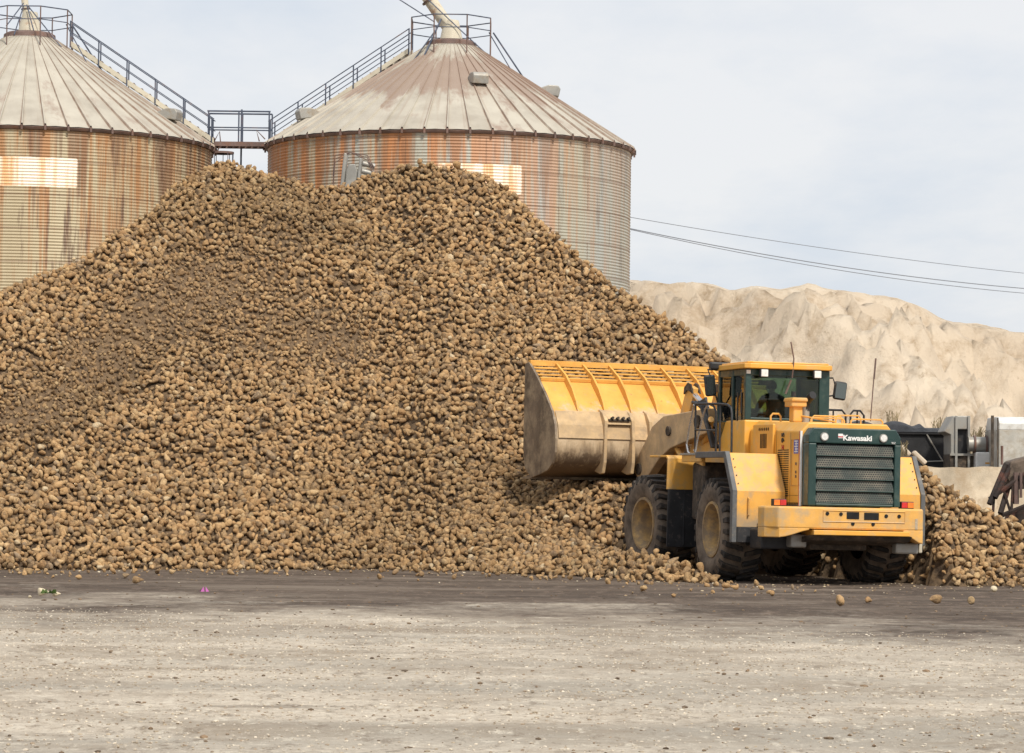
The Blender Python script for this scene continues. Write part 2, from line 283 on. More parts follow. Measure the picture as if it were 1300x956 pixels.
# ------------------------------------------------------------------ mesh builder
class MB:
    def __init__(s, T=None): s.bm = bmesh.new(); s.T = T or Matrix.Identity(4)
    def _v(s, p): return s.bm.verts.new(s.T @ Vector(p))
    def hull(s, vs, faces):
        v = [s._v(p) for p in vs]
        for f in faces:
            try: s.bm.faces.new([v[i] for i in f])
            except ValueError: pass
        return s
    def box(s, x0, x1, y0, y1, z0, z1, R=None):
        vs = [(x, y, z) for z in (z0, z1) for y in (y0, y1) for x in (x0, x1)]
        if R is not None:
            c = Vector(((x0+x1)/2, (y0+y1)/2, (z0+z1)/2)); vs = [c+R @ (Vector(p)-c) for p in vs]
        return s.hull(vs, [(0, 2, 3, 1), (4, 5, 7, 6), (0, 1, 5, 4), (2, 6, 7, 3), (0, 4, 6, 2), (1, 3, 7, 5)])
    def prism(s, poly, ax, a, b):
        def P(q, w): return (w, q[0], q[1]) if ax == 'x' else (q[0], w, q[1]) if ax == 'y' else (q[0], q[1], w)
        k = len(poly); vs = [P(q, a) for q in poly]+[P(q, b) for q in poly]
        return s.hull(vs, [tuple(range(k))[::-1], tuple(range(k, 2*k))]+[(i, (i+1) % k, k+(i+1) % k, k+i) for i in range(k)])
    def loft(s, A, B, cap=True):
        k = len(A); f = [(i, (i+1) % k, k+(i+1) % k, k+i) for i in range(k)]
        if cap: f += [tuple(range(k))[::-1], tuple(range(k, 2*k))]
        return s.hull(list(A)+list(B), f)
    def cyl(s, p0, p1, r0, r1=None, seg=16, cap=True):
        p0, p1 = Vector(p0), Vector(p1); r1 = r0 if r1 is None else r1; d = (p1-p0).normalized()
        a = d.orthogonal().normalized(); b = d.cross(a)
        A = [p0+(a*math.cos(t)+b*math.sin(t))*r0 for t in [2*PI*i/seg for i in range(seg)]]
        B = [p1+(a*math.cos(t)+b*math.sin(t))*r1 for t in [2*PI*i/seg for i in range(seg)]]
        return s.loft(A, B, cap)
    def tube(s, pts, r, seg=8, closed=False):
        pts = [Vector(p) for p in pts]; n = len(pts); rings = []; up = None
        for i, p in enumerate(pts):
            a = pts[i-1] if (i > 0 or closed) else p; b = pts[(i+1) % n] if (i < n-1 or closed) else p
            d = (b-a).normalized()
            if up is None: up = d.orthogonal().normalized()
            up = (up-d*up.dot(d)).normalized(); q = d.cross(up)
            rings.append([s._v(p+(up*math.cos(t)+q*math.sin(t))*r) for t in [2*PI*k/seg for k in range(seg)]])
        m = n if closed else n-1
        for i in range(m):
            A, B = rings[i], rings[(i+1) % n]
            for k in range(seg):
                try: s.bm.faces.new((A[k], A[(k+1) % seg], B[(k+1) % seg], B[k]))
                except ValueError: pass
        if not closed: s.bm.faces.new(rings[0][::-1]); s.bm.faces.new(rings[-1])
        return s
    def lathe_x(s, prof, seg=48, cx=0, cy=0, cz=0):     # profile (x, r) turned about the X axis
        rings = [[s._v((cx+x, cy+r*math.cos(2*PI*k/seg), cz+r*math.sin(2*PI*k/seg))) for k in range(seg)] for x, r in prof]
        for A, B in zip(rings, rings[1:]):
            for k in range(seg): s.bm.faces.new((A[k], A[(k+1) % seg], B[(k+1) % seg], B[k]))
        return s
    def lathe_z(s, prof, seg=48, c=(0, 0, 0)):
        rings = [[s._v((c[0]+r*math.cos(2*PI*k/seg), c[1]+r*math.sin(2*PI*k/seg), c[2]+z)) for k in range(seg)] for r, z in prof]
        for A, B in zip(rings, rings[1:]):
            for k in range(seg): s.bm.faces.new((A[k], A[(k+1) % seg], B[(k+1) % seg], B[k]))
        return s
    def build(s, name, m, parent=None, smooth=False, bevel=0, loc=None):
        bmesh.ops.recalc_face_normals(s.bm, faces=s.bm.faces)
        if smooth:
            for f in s.bm.faces: f.smooth = True
            for e in s.bm.edges:
                if len(e.link_faces) == 2 and e.calc_face_angle(0) > R_(38): e.smooth = False
        me = bpy.data.meshes.new(name); s.bm.to_mesh(me); s.bm.free()
        me.materials.append(M[m] if isinstance(m, str) else m)
        o = bpy.data.objects.new(name, me); COL.objects.link(o)
        if parent is not None: o.parent = parent
        if loc is not None: o.location = loc
        if bevel:
            b = o.modifiers.new('bevel', 'BEVEL'); b.width = bevel; b.segments = 2; b.limit_method = 'ANGLE'; b.angle_limit = R_(35)
        return o
def tag(o, label=None, cat=None, group=None, kind=None):
    for k, v in (('label', label), ('category', cat), ('group', group), ('kind', kind)):
        if v: o[k] = v
    return o
def empty(name, loc=(0, 0, 0), rz=0, parent=None):
    o = bpy.data.objects.new(name, None); COL.objects.link(o); o.location = loc; o.rotation_euler = (0, 0, rz); o.empty_display_size = .2
    if parent is not None: o.parent = parent
    return o
def copy_tree(o, parent=None):
    c = o.copy(); COL.objects.link(c); c.parent = parent
    for ch in list(o.children): copy_tree(ch, c)
    return c
def text_mesh(name, body, size, m, parent, loc, rot, depth=.004, label=None, shear=0, sx=1, bold=0):
    cu = bpy.data.curves.new(name, 'FONT'); cu.body = body; cu.size = size; cu.extrude = depth; cu.shear = shear; cu.offset = bold
    cu.align_x = 'CENTER'; cu.align_y = 'CENTER'
    tmp = bpy.data.objects.new('tmp', cu); COL.objects.link(tmp)
    me = bpy.data.meshes.new_from_object(tmp.evaluated_get(bpy.context.evaluated_depsgraph_get())); bpy.data.objects.remove(tmp)
    me.materials.clear(); me.materials.append(M[m]); o = bpy.data.objects.new(name, me); COL.objects.link(o)
    o.parent = parent; o.location = loc; o.rotation_euler = rot; o.scale = (sx, 1, 1); return o

# ------------------------------------------------------------------ numpy noise
def _hash(ix, iy, seed): 
    h = (ix.astype(np.int64)*374761393 + iy.astype(np.int64)*668265263 + seed*69069) & 0xffffffff
    h = ((h ^ (h >> 13))*1274126177) & 0xffffffff
    return ((h ^ (h >> 16)) & 0xffff)/65535.
def vnoise(x, y, seed=0):
    ix, iy = np.floor(x), np.floor(y); fx, fy = x-ix, y-iy; fx = fx*fx*(3-2*fx); fy = fy*fy*(3-2*fy)
    a = _hash(ix, iy, seed); b = _hash(ix+1, iy, seed); c = _hash(ix, iy+1, seed); d = _hash(ix+1, iy+1, seed)
    return (a*(1-fx)+b*fx)*(1-fy)+(c*(1-fx)+d*fx)*fy
def fbm(x, y, seed=0, oct=4, gain=.5):
    s = 0; a = 1; tot = 0
    for i in range(oct): s = s+a*(vnoise(x*2**i+i*17.3, y*2**i-i*9.1, seed+i)-.5)*2; tot += a; a *= gain
    return s/tot

# ------------------------------------------------------------------ ground
def grid_mesh(name, xs, ys, Z, m, smooth=True):
    nx, ny = len(xs), len(ys); X, Y = np.meshgrid(xs, ys)
    co = np.stack([X, Y, Z], -1).reshape(-1, 3).astype(np.float32)
    i = np.arange(nx*ny).reshape(ny, nx); q = np.stack([i[:-1, :-1], i[:-1, 1:], i[1:, 1:], i[1:, :-1]], -1).reshape(-1, 4)
    return raw_mesh(name, co, q, m, smooth)
def raw_mesh(name, co, q, m, smooth=True, col=None):
    k = q.shape[1]; me = bpy.data.meshes.new(name)
    me.vertices.add(len(co)); me.vertices.foreach_set('co', co.ravel())
    me.loops.add(q.size); me.loops.foreach_set('vertex_index', q.ravel().astype(np.int32))
    me.polygons.add(len(q)); me.polygons.foreach_set('loop_start', np.arange(0, q.size, k, dtype=np.int32))
    me.polygons.foreach_set('loop_total', np.full(len(q), k, dtype=np.int32))
    me.polygons.foreach_set('use_smooth', np.full(len(q), smooth))
    me.update(); me.validate()
    if col is not None:
        a = me.color_attributes.new('col', 'FLOAT_COLOR', 'POINT'); c4 = np.concatenate([col, np.ones((len(col), 1))], 1).astype(np.float32); a.data.foreach_set('color', c4.ravel())
    me.materials.append(M[m]); o = bpy.data.objects.new(name, me); COL.objects.link(o); return o
xs = np.concatenate([[-900, -300, -100, -40, -24, -18], np.arange(-13, 13.01, .045), [18, 24, 40, 100, 300, 900]])
ys = np.concatenate([[-40, -5, 10, 15], np.arange(17.5, 66, .06), np.arange(67, 130, 4), [200, 400, 900, 1800, 3000]])
X, Y = np.meshgrid(xs, ys)
def relief(X, Y):
    e = np.interp(X, [-8, 6], [45.5, 40.]); m_ = np.clip((Y-e)/3, 0, 1); f_ = np.clip((13-np.abs(X))/1., 0, 1)*np.clip((Y-17.5)/1., 0, 1)*np.clip((66-Y)/1., 0, 1)
    big = fbm(X*.25, Y*.6, 3, 4)*.03; mid = np.clip(fbm(X*.7, Y*1.1, 13, 3)+.25, 0, 1)
    rut = fbm(X*.08+2, Y*1.6, 17, 3)*.020
    return f_*(big+rut+mid*fbm(X*3.1, Y*3.1, 23, 4, .6)*(.022+.014*m_)+fbm(X*9, Y*9, 29, 3, .7)*.010)-.012
Zg = relief(X, Y)
tag(grid_mesh('ground', xs, ys, Zg, 'ground'), kind='structure')

# ------------------------------------------------------------------ the heap: one height function
toe_px = [(-500, 724), (-200, 723), (0, 723), (250, 722), (500, 722), (640, 727), (700, 729), (780, 733), (845, 738), (960, 741), (1160, 744), (1230, 743), (1300, 742), (1450, 741), (1600, 741)]
toe = [ground(*p) for p in toe_px]; toe_t = np.array([p.x/p.y for p in toe]); toe_D = np.array([p.y for p in toe])
sil_px = [(-500, 640), (-200, 480), (-60, 404), (0, 372), (45, 350), (118, 318), (149, 299), (195, 274), (208, 252), (242, 228), (263, 214), (284, 213), (305, 220), (336, 219), (374, 227), (401, 234), (450, 229), (454, 226), (481, 220),
          (512, 210), (545, 206), (577, 212), (600, 220), (620, 227), (651, 247), (672, 266), (712, 300), (749, 333), (780, 360), (820, 385), (860, 411), (900, 438), (928, 460), (1000, 500), (1080, 545), (1130, 570), (1165, 592), (1200, 616), (1250, 650), (1300, 668), (1400, 700), (1600, 738)]
sp = [ray(*p) for p in sil_px]; sil_t = np.array([d[0]/d[1] for d in sp]); sil_s = np.array([d[2]/d[1] for d in sp])
def smooth01(v): v = np.clip(v, 0, 1); return v*v*(3-2*v)
def front(t, D):
    Dt = np.interp(t, toe_t, toe_D); px = 650+4000*t
    w = smooth01((px-540)/120)*(1-smooth01((px-1010)/110))           # 1 where the foot is shallow, in front of the bucket
    foot_end = 66.9+2.4*smooth01((px-760)/110); L = np.maximum(foot_end-Dt, .5); d = D-Dt
    steep = .76*d; sh = np.where(d < L, .34*d, .34*L+.80*(d-L))
    return steep*(1-w)+sh*w
tg = np.linspace(sil_t[0], sil_t[-1], 900); Dg = np.arange(54, 100, .05)
TT, DD = np.meshgrid(tg, Dg, indexing='ij'); zz = front(TT, DD); ss = np.interp(tg, sil_t, sil_s)[:, None]
above = zz > (PH-.06+ss*DD); first = np.where(above.any(1), above.argmax(1), 10)
ridge_D = Dg[first]; k = np.ones(9)/9; ridge_D = np.convolve(np.pad(ridge_D, 4, 'edge'), k, 'valid')
ridge_z = PH-.06+ss[:, 0]*ridge_D
ch = R_(18.2); fwd = (-math.sin(ch), math.cos(ch)); rgt = (math.cos(ch), math.sin(ch))
def heap(x, y):
    t = x/y; Dr = np.interp(t, tg, ridge_D); zr = np.interp(t, tg, ridge_z)
    z = np.minimum(front(t, y), zr-.62*(y-Dr))
    Dt = np.interp(t, toe_t, toe_D)
    body = np.clip((y-Dt)/3., 0, 1)
    top = 1-.75*np.clip(1-np.abs(y-Dr)/2.5, 0, 1)
    z = z+body*top*(fbm(x*.38+3, y*.30, 21, 4)*.62+fbm((x+y*.45)*.55, y*.12, 33, 3)*.35)+np.clip((y-Dt)/.8, 0, 1)*fbm(x*1.2, y*1.2, 5, 3)*.11
    # trodden lane of the loader and the room under its bucket
    lx = (x-RF.o[0])*rgt[0]+(y-RF.o[1])*rgt[1]; ly = (x-RF.o[0])*fwd[0]+(y-RF.o[1])*fwd[1]
    dx = np.maximum(np.where(lx > 0, lx-1.93, -lx-1.95), 0); dy = np.maximum(ly-5.0, 0); d = np.hypot(dx, dy*1.6)
    cap = np.where(lx > 0, 5., .85)*d-.12
    z = np.where(ly > -6, np.minimum(z, cap), z)
    gx = (x-GF.o[0])*GF.r[0]+(y-GF.o[1])*GF.r[1]; gy = (x-GF.o[0])*GF.f[0]+(y-GF.o[1])*GF.f[1]
    ox = np.maximum(np.abs(gx)-2.75, 0); oy = np.maximum(np.maximum(gy-4.3, 2.-gy), 0); z = np.minimum(z, 1.68+1.3*np.hypot(ox, oy))
    return z
def dustmask(px, py):   # areas where fine earth and broken roots cover the beets
    def blob(cx, cy, rx, ry, a):
        c, s = math.cos(a), math.sin(a); u = (px-cx)*c+(py-cy)*s; v = -(px-cx)*s+(py-cy)*c
        return np.exp(-(u/rx)**2-(v/ry)**2)
    return np.clip(.9*blob(170, 420, 180, 42, -.55)+.85*blob(380, 430, 110, 34, .1)+.7*blob(60, 520, 110, 24, -.35)+.6*blob(270, 360, 100, 26, .0), 0, 1)
sx_ = np.arange(-20, 18, .22); sy_ = np.arange(54, 94, .22); X, Y = np.meshgrid(sx_, sy_); Zs = heap(X, Y)
def pxy(X, Y, Z):
    z = Z-PH; zf = Y*math.cos(PIT)+z*math.sin(PIT); u = -Y*math.sin(PIT)+z*math.cos(PIT); c, s = math.cos(ROLL), math.sin(ROLL)
    return CX+F*(X*c+u*s)/zf, CY-F*(-X*s+u*c)/zf
PX, PY = pxy(X, Y, Zs); dm = dustmask(PX, PY)
o = grid_mesh('mound_core', sx_, sy_, np.maximum(Zs-.06+dm*.02, -.12), 'soil'); tag(o, kind='structure')
ca = o.data.color_attributes.new('col', 'FLOAT_COLOR', 'POINT'); dd_ = dm.ravel()[:, None]; cc4 = np.array((.055, .035, .021))*(1-dd_)+np.array((.15, .097, .055))*dd_  # darkest outside the dusty areas: shade of gaps between beets painted in
ca.data.foreach_set('color', np.concatenate([cc4, np.ones((len(cc4), 1))], 1).astype(np.float32).ravel())
o.name = 'earth_mound'

# beet shapes
def ico(sub):
    bm = bmesh.new(); bmesh.ops.create_icosphere(bm, subdivisions=sub, radius=1); bm.verts.ensure_lookup_table()
    v = np.array([w.co[:] for w in bm.verts]); f = np.array([[w.index for w in g.verts] for g in bm.faces]); bm.free(); return v, f
def beet_shape(v, r):
    k = r.normal(size=(7, 3)); ph = r.uniform(0, 6.28, 7); am = r.uniform(.02, .085, 7)
    rad = 1+sum(am[i]*np.sin(v @ k[i]*1.7+ph[i]) for i in range(7))
    tz = (v[:, 2]+1)/2; q = r.uniform(.35, .62); el = r.uniform(.95, 1.65)
    w = 1-q*tz**1.4; p = np.stack([v[:, 0]*w*r.uniform(.9, 1.12), v[:, 1]*w, v[:, 2]*el+np.clip(v[:, 2]-.75, 0, 1)*r.uniform(.2, 2.2)], 1)*rad[:, None]
    b = r.uniform(-.25, .25); p[:, 0] += b*(p[:, 2])**2*.5; p *= 1+r.normal(0, .035, (len(v), 1))
    cut = r.uniform(-.8, -.5)*el if r.random() < .55 else -9; flat = p[:, 2] < cut; p[:, 2] = np.where(flat, cut+(p[:, 2]-cut)*.15, p[:, 2])
    p -= p.mean(0); return p*.067, flat
def rotmats(n, r):
    q = r.normal(size=(n, 4)); q /= np.linalg.norm(q, axis=1)[:, None]; w, x, y, z = q.T
    return np.stack([1-2*(y*y+z*z), 2*(x*y-z*w), 2*(x*z+y*w), 2*(x*y+z*w), 1-2*(x*x+z*z), 2*(y*z-x*w), 2*(x*z-y*w), 2*(y*z+x*w), 1-2*(x*x+y*y)], 1).reshape(n, 3, 3)
V2, F2 = ico(2); V3, F3 = ico(3)
PALET = np.array([(.45, .27, .125), (.37, .218, .103), (.54, .345, .17), (.255, .163, .09), (.165, .11, .072), (.32, .203, .108), (.63, .44, .24), (.29, .215, .145)])
def colours(n, r, dust=None):
    c = PALET[r.choice(len(PALET), n, p=[.22, .2, .14, .12, .07, .13, .06, .06])]*r.uniform(.78, 1.2, (n, 1))
    pale = r.random(n) < .012; c[pale] = (.66, .54, .36)
    return c
def scatter(n_try_x, n_try_y):
    gx = np.arange(-19.5, 17.5, n_try_x); gy = np.arange(55, 92, n_try_y); X, Y = np.meshgrid(gx, gy)
    X = X+rng.uniform(-.5, .5, X.shape)*n_try_x; Y = Y+rng.uniform(-.5, .5, Y.shape)*n_try_y
    X, Y = X.ravel(), Y.ravel(); Z = heap(X, Y); Dr = np.interp(X/Y, tg, ridge_D)
    k = (Z > -.01) & (Y < Dr+1.6); return X[k], Y[k], Z[k]
X, Y, Zb = scatter(.113, .095)
x2, y2, z2 = scatter(.36, .31); X = np.concatenate([X, x2]); Y = np.concatenate([Y, y2]); Zb = np.concatenate([Zb, z2+.075])
x3, y3, z3 = scatter(.20, .17); p3 = pxy(x3, y3, z3); kk = dustmask(*p3) > .3; x3, y3, z3 = x3[kk], y3[kk], z3[kk]+.05; n3 = len(x3)
X = np.concatenate([X, x3]); Y = np.concatenate([Y, y3]); Zb = np.concatenate([Zb, z3])
n = len(X); print('beets', n)
px, py = pxy(X, Y, Zb); dm = dustmask(px, py); dn = np.clip(dm*1.25+fbm(X*.8, Y*.8, 8, 3)*.5*dm*2, 0, 1)
size = rng.uniform(.60, 1.22, n)*np.where(rng.random(n) < .10, 1.25, 1)*(1-.50*dn*rng.random(n)**.6)
Zb = Zb+rng.uniform(-.035, .05, n)-.03*dn+.02
Zb = np.maximum(Zb, .05*size)
colr = colours(n, rng); colr = colr*(1-.55*dn[:, None])+np.array((.155, .10, .06))*.55*dn[:, None]
size[n-n3:] *= rng.uniform(.3, .75, n3)
ns_ = 520; st_ = rng.uniform(-.17, .165, ns_); sd_ = np.interp(st_, toe_t, toe_D)-rng.exponential(1.9, ns_)+.3; sx2 = st_*sd_; hz_ = heap(sx2, sd_)
kk = (hz_ < .1); sx2, sd_ = sx2[kk], sd_[kk]; lx_ = (sx2-RF.o[0])*rgt[0]+(sd_-RF.o[1])*rgt[1]; kk = np.abs(lx_) > 2.0; sx2, sd_ = sx2[kk], sd_[kk]; m_n = len(sx2)
X = np.concatenate([X, sx2]); Y = np.concatenate([Y, sd_]); ss_ = .2+.75*rng.random(m_n)**2; size = np.concatenate([size, ss_]); Zb = np.concatenate([Zb, .055*ss_]); n = len(X)
px, py = pxy(X, Y, Zb); dm = dustmask(px, py); dn = np.concatenate([dn, np.zeros(m_n)]); colr = np.concatenate([colr, colours(m_n, rng)])
# darker streaks and oval patches multiplied into the heap's colours
dark_streak = np.clip(fbm(X*.35, Y*.35, 71, 4)*1.8, 0, 1); colr = colr*(1-.30*dark_streak[:, None])
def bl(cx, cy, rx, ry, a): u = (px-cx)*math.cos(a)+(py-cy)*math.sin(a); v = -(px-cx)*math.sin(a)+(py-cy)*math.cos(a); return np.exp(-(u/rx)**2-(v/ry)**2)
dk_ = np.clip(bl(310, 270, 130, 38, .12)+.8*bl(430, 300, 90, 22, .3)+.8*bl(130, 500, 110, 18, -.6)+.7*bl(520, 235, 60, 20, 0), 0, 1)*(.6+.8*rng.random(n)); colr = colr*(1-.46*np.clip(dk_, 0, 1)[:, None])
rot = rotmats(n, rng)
# the three hundred nearest, seen beside the loader, are objects of their own
vis = (px > -5) & (px < 1305) & ~((px > 872) & (px < 1158)) & (py > 560) & (Zb < 1.4)
order = np.where(vis)[0]; order = order[np.argsort(Y[order])][:298]
near = np.zeros(n, bool); near[order] = True
far_i = np.where(~near)[0]; nv = 40; sh_ = [beet_shape(V2, np.random.default_rng(100+i)) for i in range(nv)]; shapes = [a_[0] for a_ in sh_]; flats = np.stack([a_[1] for a_ in sh_])
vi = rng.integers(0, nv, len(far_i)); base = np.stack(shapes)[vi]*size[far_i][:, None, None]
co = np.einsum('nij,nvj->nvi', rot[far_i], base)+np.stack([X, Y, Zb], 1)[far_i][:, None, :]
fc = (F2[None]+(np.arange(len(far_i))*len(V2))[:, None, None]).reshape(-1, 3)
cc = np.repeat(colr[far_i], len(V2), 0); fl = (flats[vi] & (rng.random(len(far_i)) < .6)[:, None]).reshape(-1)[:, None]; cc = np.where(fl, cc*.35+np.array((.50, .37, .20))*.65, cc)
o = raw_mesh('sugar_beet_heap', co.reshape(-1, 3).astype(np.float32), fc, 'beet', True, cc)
tag(o, 'huge heap of earthy brown sugar beets in front of the grain silos', 'beet heap', 'sugar beets of the heap', 'stuff')
beet_me = []
for i in range(24):
    r = np.random.default_rng(500+i); v, fv = beet_shape(V3, r); c = colours(1, r)[0]
    oo = raw_mesh('sugar_beet', v.astype(np.float32), F3, 'beet', True, np.where(fv[:, None], c[None]*.35+np.array((.50, .37, .20))*.65, c[None])); beet_me.append(oo.data); bpy.data.objects.remove(oo)
for j in order:
    o = bpy.data.objects.new('sugar_beet', beet_me[rng.integers(0, 24)]); COL.objects.link(o)
    m4 = Matrix([list(rot[j][k])+[0] for k in range(3)]+[[0, 0, 0, 1]]); o.matrix_world = Matrix.Translation((X[j], Y[j], Zb[j])) @ m4 @ Matrix.Scale(float(size[j]), 4)
    tag(o, 'brown earthy sugar beet lying in the front foot of the big heap', 'sugar beet', 'sugar beets of the heap')
def loose(pxx, pyy, sc, label, mi, m=None, rx=.3):
    g = ground(pxx, pyy); o = bpy.data.objects.new('sugar_beet', beet_me[mi]); COL.objects.link(o)
    if m:
        o.data = beet_me[mi].copy(); o.data.materials[0] = M[m]
    o.location = (g.x, g.y, .07*sc); o.rotation_euler = (1.3+rx, .4+rx, mi*1.1); o.scale = (sc,)*3; tag(o, label, 'sugar beet'); return o
loose(1066, 770, 1.25, 'single brown beet lying on the dark mud close behind the loader', 3)
loose(1187, 768, 1.25, 'single flat brown beet on the mud right of the loader, beside a smaller lump', 5)
loose(1233, 768, .95, 'low crumbly beet lump farthest right of the three lumps on the mud', 9, rx=1.)
loose(1262, 753, .95, 'small pale cut beet lying on the mud below the right foot of the heap', 11, 'pale')
loose(1226, 697, 1.25, 'white cut beet lying on the right slope of the heap', 14, 'pale').location = at(1226, 694, 59.05)
loose(174, 742, 1.1, 'single brown beet on the mud in front of the left foot of the heap', 7)
for i, (qx, qy, s_) in enumerate([(54, 757, .95), (71, 758, .7), (38, 760, .4)]):
    loose(qx, qy, s_, ['large pale peeled beet root in the left mud patch, middle of three pieces', 'pale stubby beet piece with a pinkish end, right of three pieces on the left mud', 'smallest white beet chip at the left end of the pale pieces on the mud'][i], 2+i*5, 'pale')
g = ground(62, 758); b = MB()
for i in range(9):
    a = i*.7; b.hull([(g.x+.02*math.cos(a), g.y, .06), (g.x+.1*math.cos(a), g.y+.06*math.sin(a), .12), (g.x+.13*math.cos(a+.4), g.y+.08*math.sin(a+.3), .05)], [(0, 1, 2)])
tag(b.build('leaf_tuft', 'leafgreen'), 'small green leaf tuft between the pale beet pieces on the left mud', 'leaves')
g = ground(259, 752); b = MB()
for i in range(5):
    a = i*1.3; b.hull([(g.x+.07*math.cos(a), g.y+.05*math.sin(a), .01), (g.x+.08*math.cos(a+1), g.y+.05*math.sin(a+1), .015), (g.x+.03*math.cos(a+.5), g.y, .09)], [(0, 1, 2)])
tag(b.build('plastic_scrap', 'pink'), 'crumpled magenta plastic scrap lying on the mud', 'litter')
g = ground(405, 862); 

# gravel stones and root chips
def pebbles(name, n, xr, yr, sr, cols, seed, keep=None):
    r = np.random.default_rng(seed); V1, F1 = ico(1); x = r.uniform(*xr, n); y = yr[0]+(yr[1]-yr[0])*r.random(n)
    if keep is not None: kk = keep(x, y, r); x, y = x[kk], y[kk]; n = len(x)
    s = r.uniform(*sr, n)*r.uniform(.5, 1, n); base = V1[None]*(1+r.normal(0, .16, (n, len(V1), 1)))*np.stack([s*r.uniform(.8, 1.7, n), s, s*.6], 1)[:, None, :]
    a = r.uniform(0, 6.28, n); ca, sa = np.cos(a)[:, None], np.sin(a)[:, None]
    co = np.stack([base[..., 0]*ca-base[..., 1]*sa+x[:, None], base[..., 0]*sa+base[..., 1]*ca+y[:, None], base[..., 2]+(s*.25)[:, None]], -1)
    co[..., 2] += relief(x, y)[:, None]
    c = np.array(cols)[r.integers(0, len(cols), n)]*r.uniform(.8, 1.15, (n, 1))
    return raw_mesh(name, co.reshape(-1, 3).astype(np.float32), (F1[None]+(np.arange(n)*len(V1))[:, None, None]).reshape(-1, 3), 'stone', False, np.repeat(c, len(V1), 0))
edge = lambda x: np.interp(x, [-8, 6], [45.5, 40.])
tag(pebbles('gravel', 60000, (-9, 9), (18.5, 50), (.005, .017), [(.56, .50, .41), (.44, .38, .30), (.62, .55, .44), (.30, .23, .16), (.40, .33, .24)], 5,
            lambda x, y, r: (fbm(x*.3, y*1., 41, 4)+r.uniform(-.5, .5, len(x)) > -.15) & (y < edge(x)-1-4*r.random(len(x)))), 'loose pale gravel strewn over the yard ground', 'gravel', None, 'stuff')
tag(pebbles('earth_crumbs', 2600, (-9, 9), (19, 60), (.007, .03), [(.17, .12, .075), (.22, .15, .09), (.12, .085, .055)], 6,
            lambda x, y, r: fbm(x*.3, y*1., 43, 4)+r.uniform(-.6, .6, len(x)) > .1), 'dark crumbs of earth dropped over the yard', 'earth crumbs', None, 'stuff')
tag(pebbles('beet_chips', 2600, (-11, 11), (46, 66), (.010, .030), [(.56, .46, .30), (.42, .31, .19), (.62, .54, .40), (.35, .25, .15)], 8,
            lambda x, y, r: ((np.interp(x/y, toe_t, toe_D)-y) < r.exponential(2.2, len(x))+.05) & (heap(x, y) < .02)), 'pale broken beet chips scattered along the foot of the heap', 'beet chips', None, 'stuff')

# ------------------------------------------------------------------ lime spoil hill
hx = np.arange(-20, 80, .45); hy = np.arange(118, 235, .55); X, Y = np.meshgrid(hx, hy)
hs = [(500, 360), (700, 358), (800, 357), (830, 360), (850, 363), (880, 359), (905, 362), (930, 370), (960, 364), (990, 371), (1015, 366), (1030, 361), (1045, 368), (1080, 372), (1110, 374), (1140, 379), (1160, 386), (1178, 396), (1196, 408), (1215, 411), (1250, 416), (1300, 424), (1420, 452), (1800, 560)]
hr = [ray(*p) for p in hs]; ht = np.array([d[0]/d[1] for d in hr]); hsv = np.array([d[2]/d[1] for d in hr])
t = X/Y; Dr = 196+6*np.sin(t*40); zr = PH+np.interp(t, ht, hsv)*Dr; Db = 128+0*t
p_ = np.clip((Y-Db)/(Dr-Db), 0, 1)
prof = .30*p_+.70*smooth01((p_-.12)/.62)**1.15*.97+.03*p_**3*.97
rid = 1-np.abs(fbm(X*.055, Y*.03, 90, 5)); gul = 1-np.abs(fbm(X*.13+Y*.02, Y*.035, 95, 4))
Zh = zr*np.clip(prof, 0, 1)
amp = np.clip(np.sin(p_*PI), 0, 1)
cl_ = fbm(X*.06+7, Y*.05, 70, 5, .55); terr = np.clip((cl_-.02)*9, 0, 1)
crag = (1-np.abs(fbm(X*.20, Y*.16, 75, 5, .6)))**3
Zh = Zh+amp*((rid-.75)*5.0+(gul-.75)*3.2+(terr-.5)*4.2+crag*3.2-1.6+((1-np.abs(fbm(X*.55, Y*.30, 77, 4, .6)))**3-.5)*1.3+fbm(X*.22, Y*.22, 60, 6, .65)*1.7)+fbm(X*.8, Y*.8, 61, 4, .7)*.5
Zh = np.minimum(Zh, PH+np.interp(t, ht, hsv)*Y+fbm(X*.5, Y*.2, 64, 4)*.25)
Zh = np.where(Y > Dr, zr-(Y-Dr)*.5+fbm(X*.5, Y*.2, 64, 4)*.25, Zh); Zh[0, :] = -1
tag(grid_mesh('hill', hx, hy, np.maximum(Zh, -1), 'hill'), kind='structure')

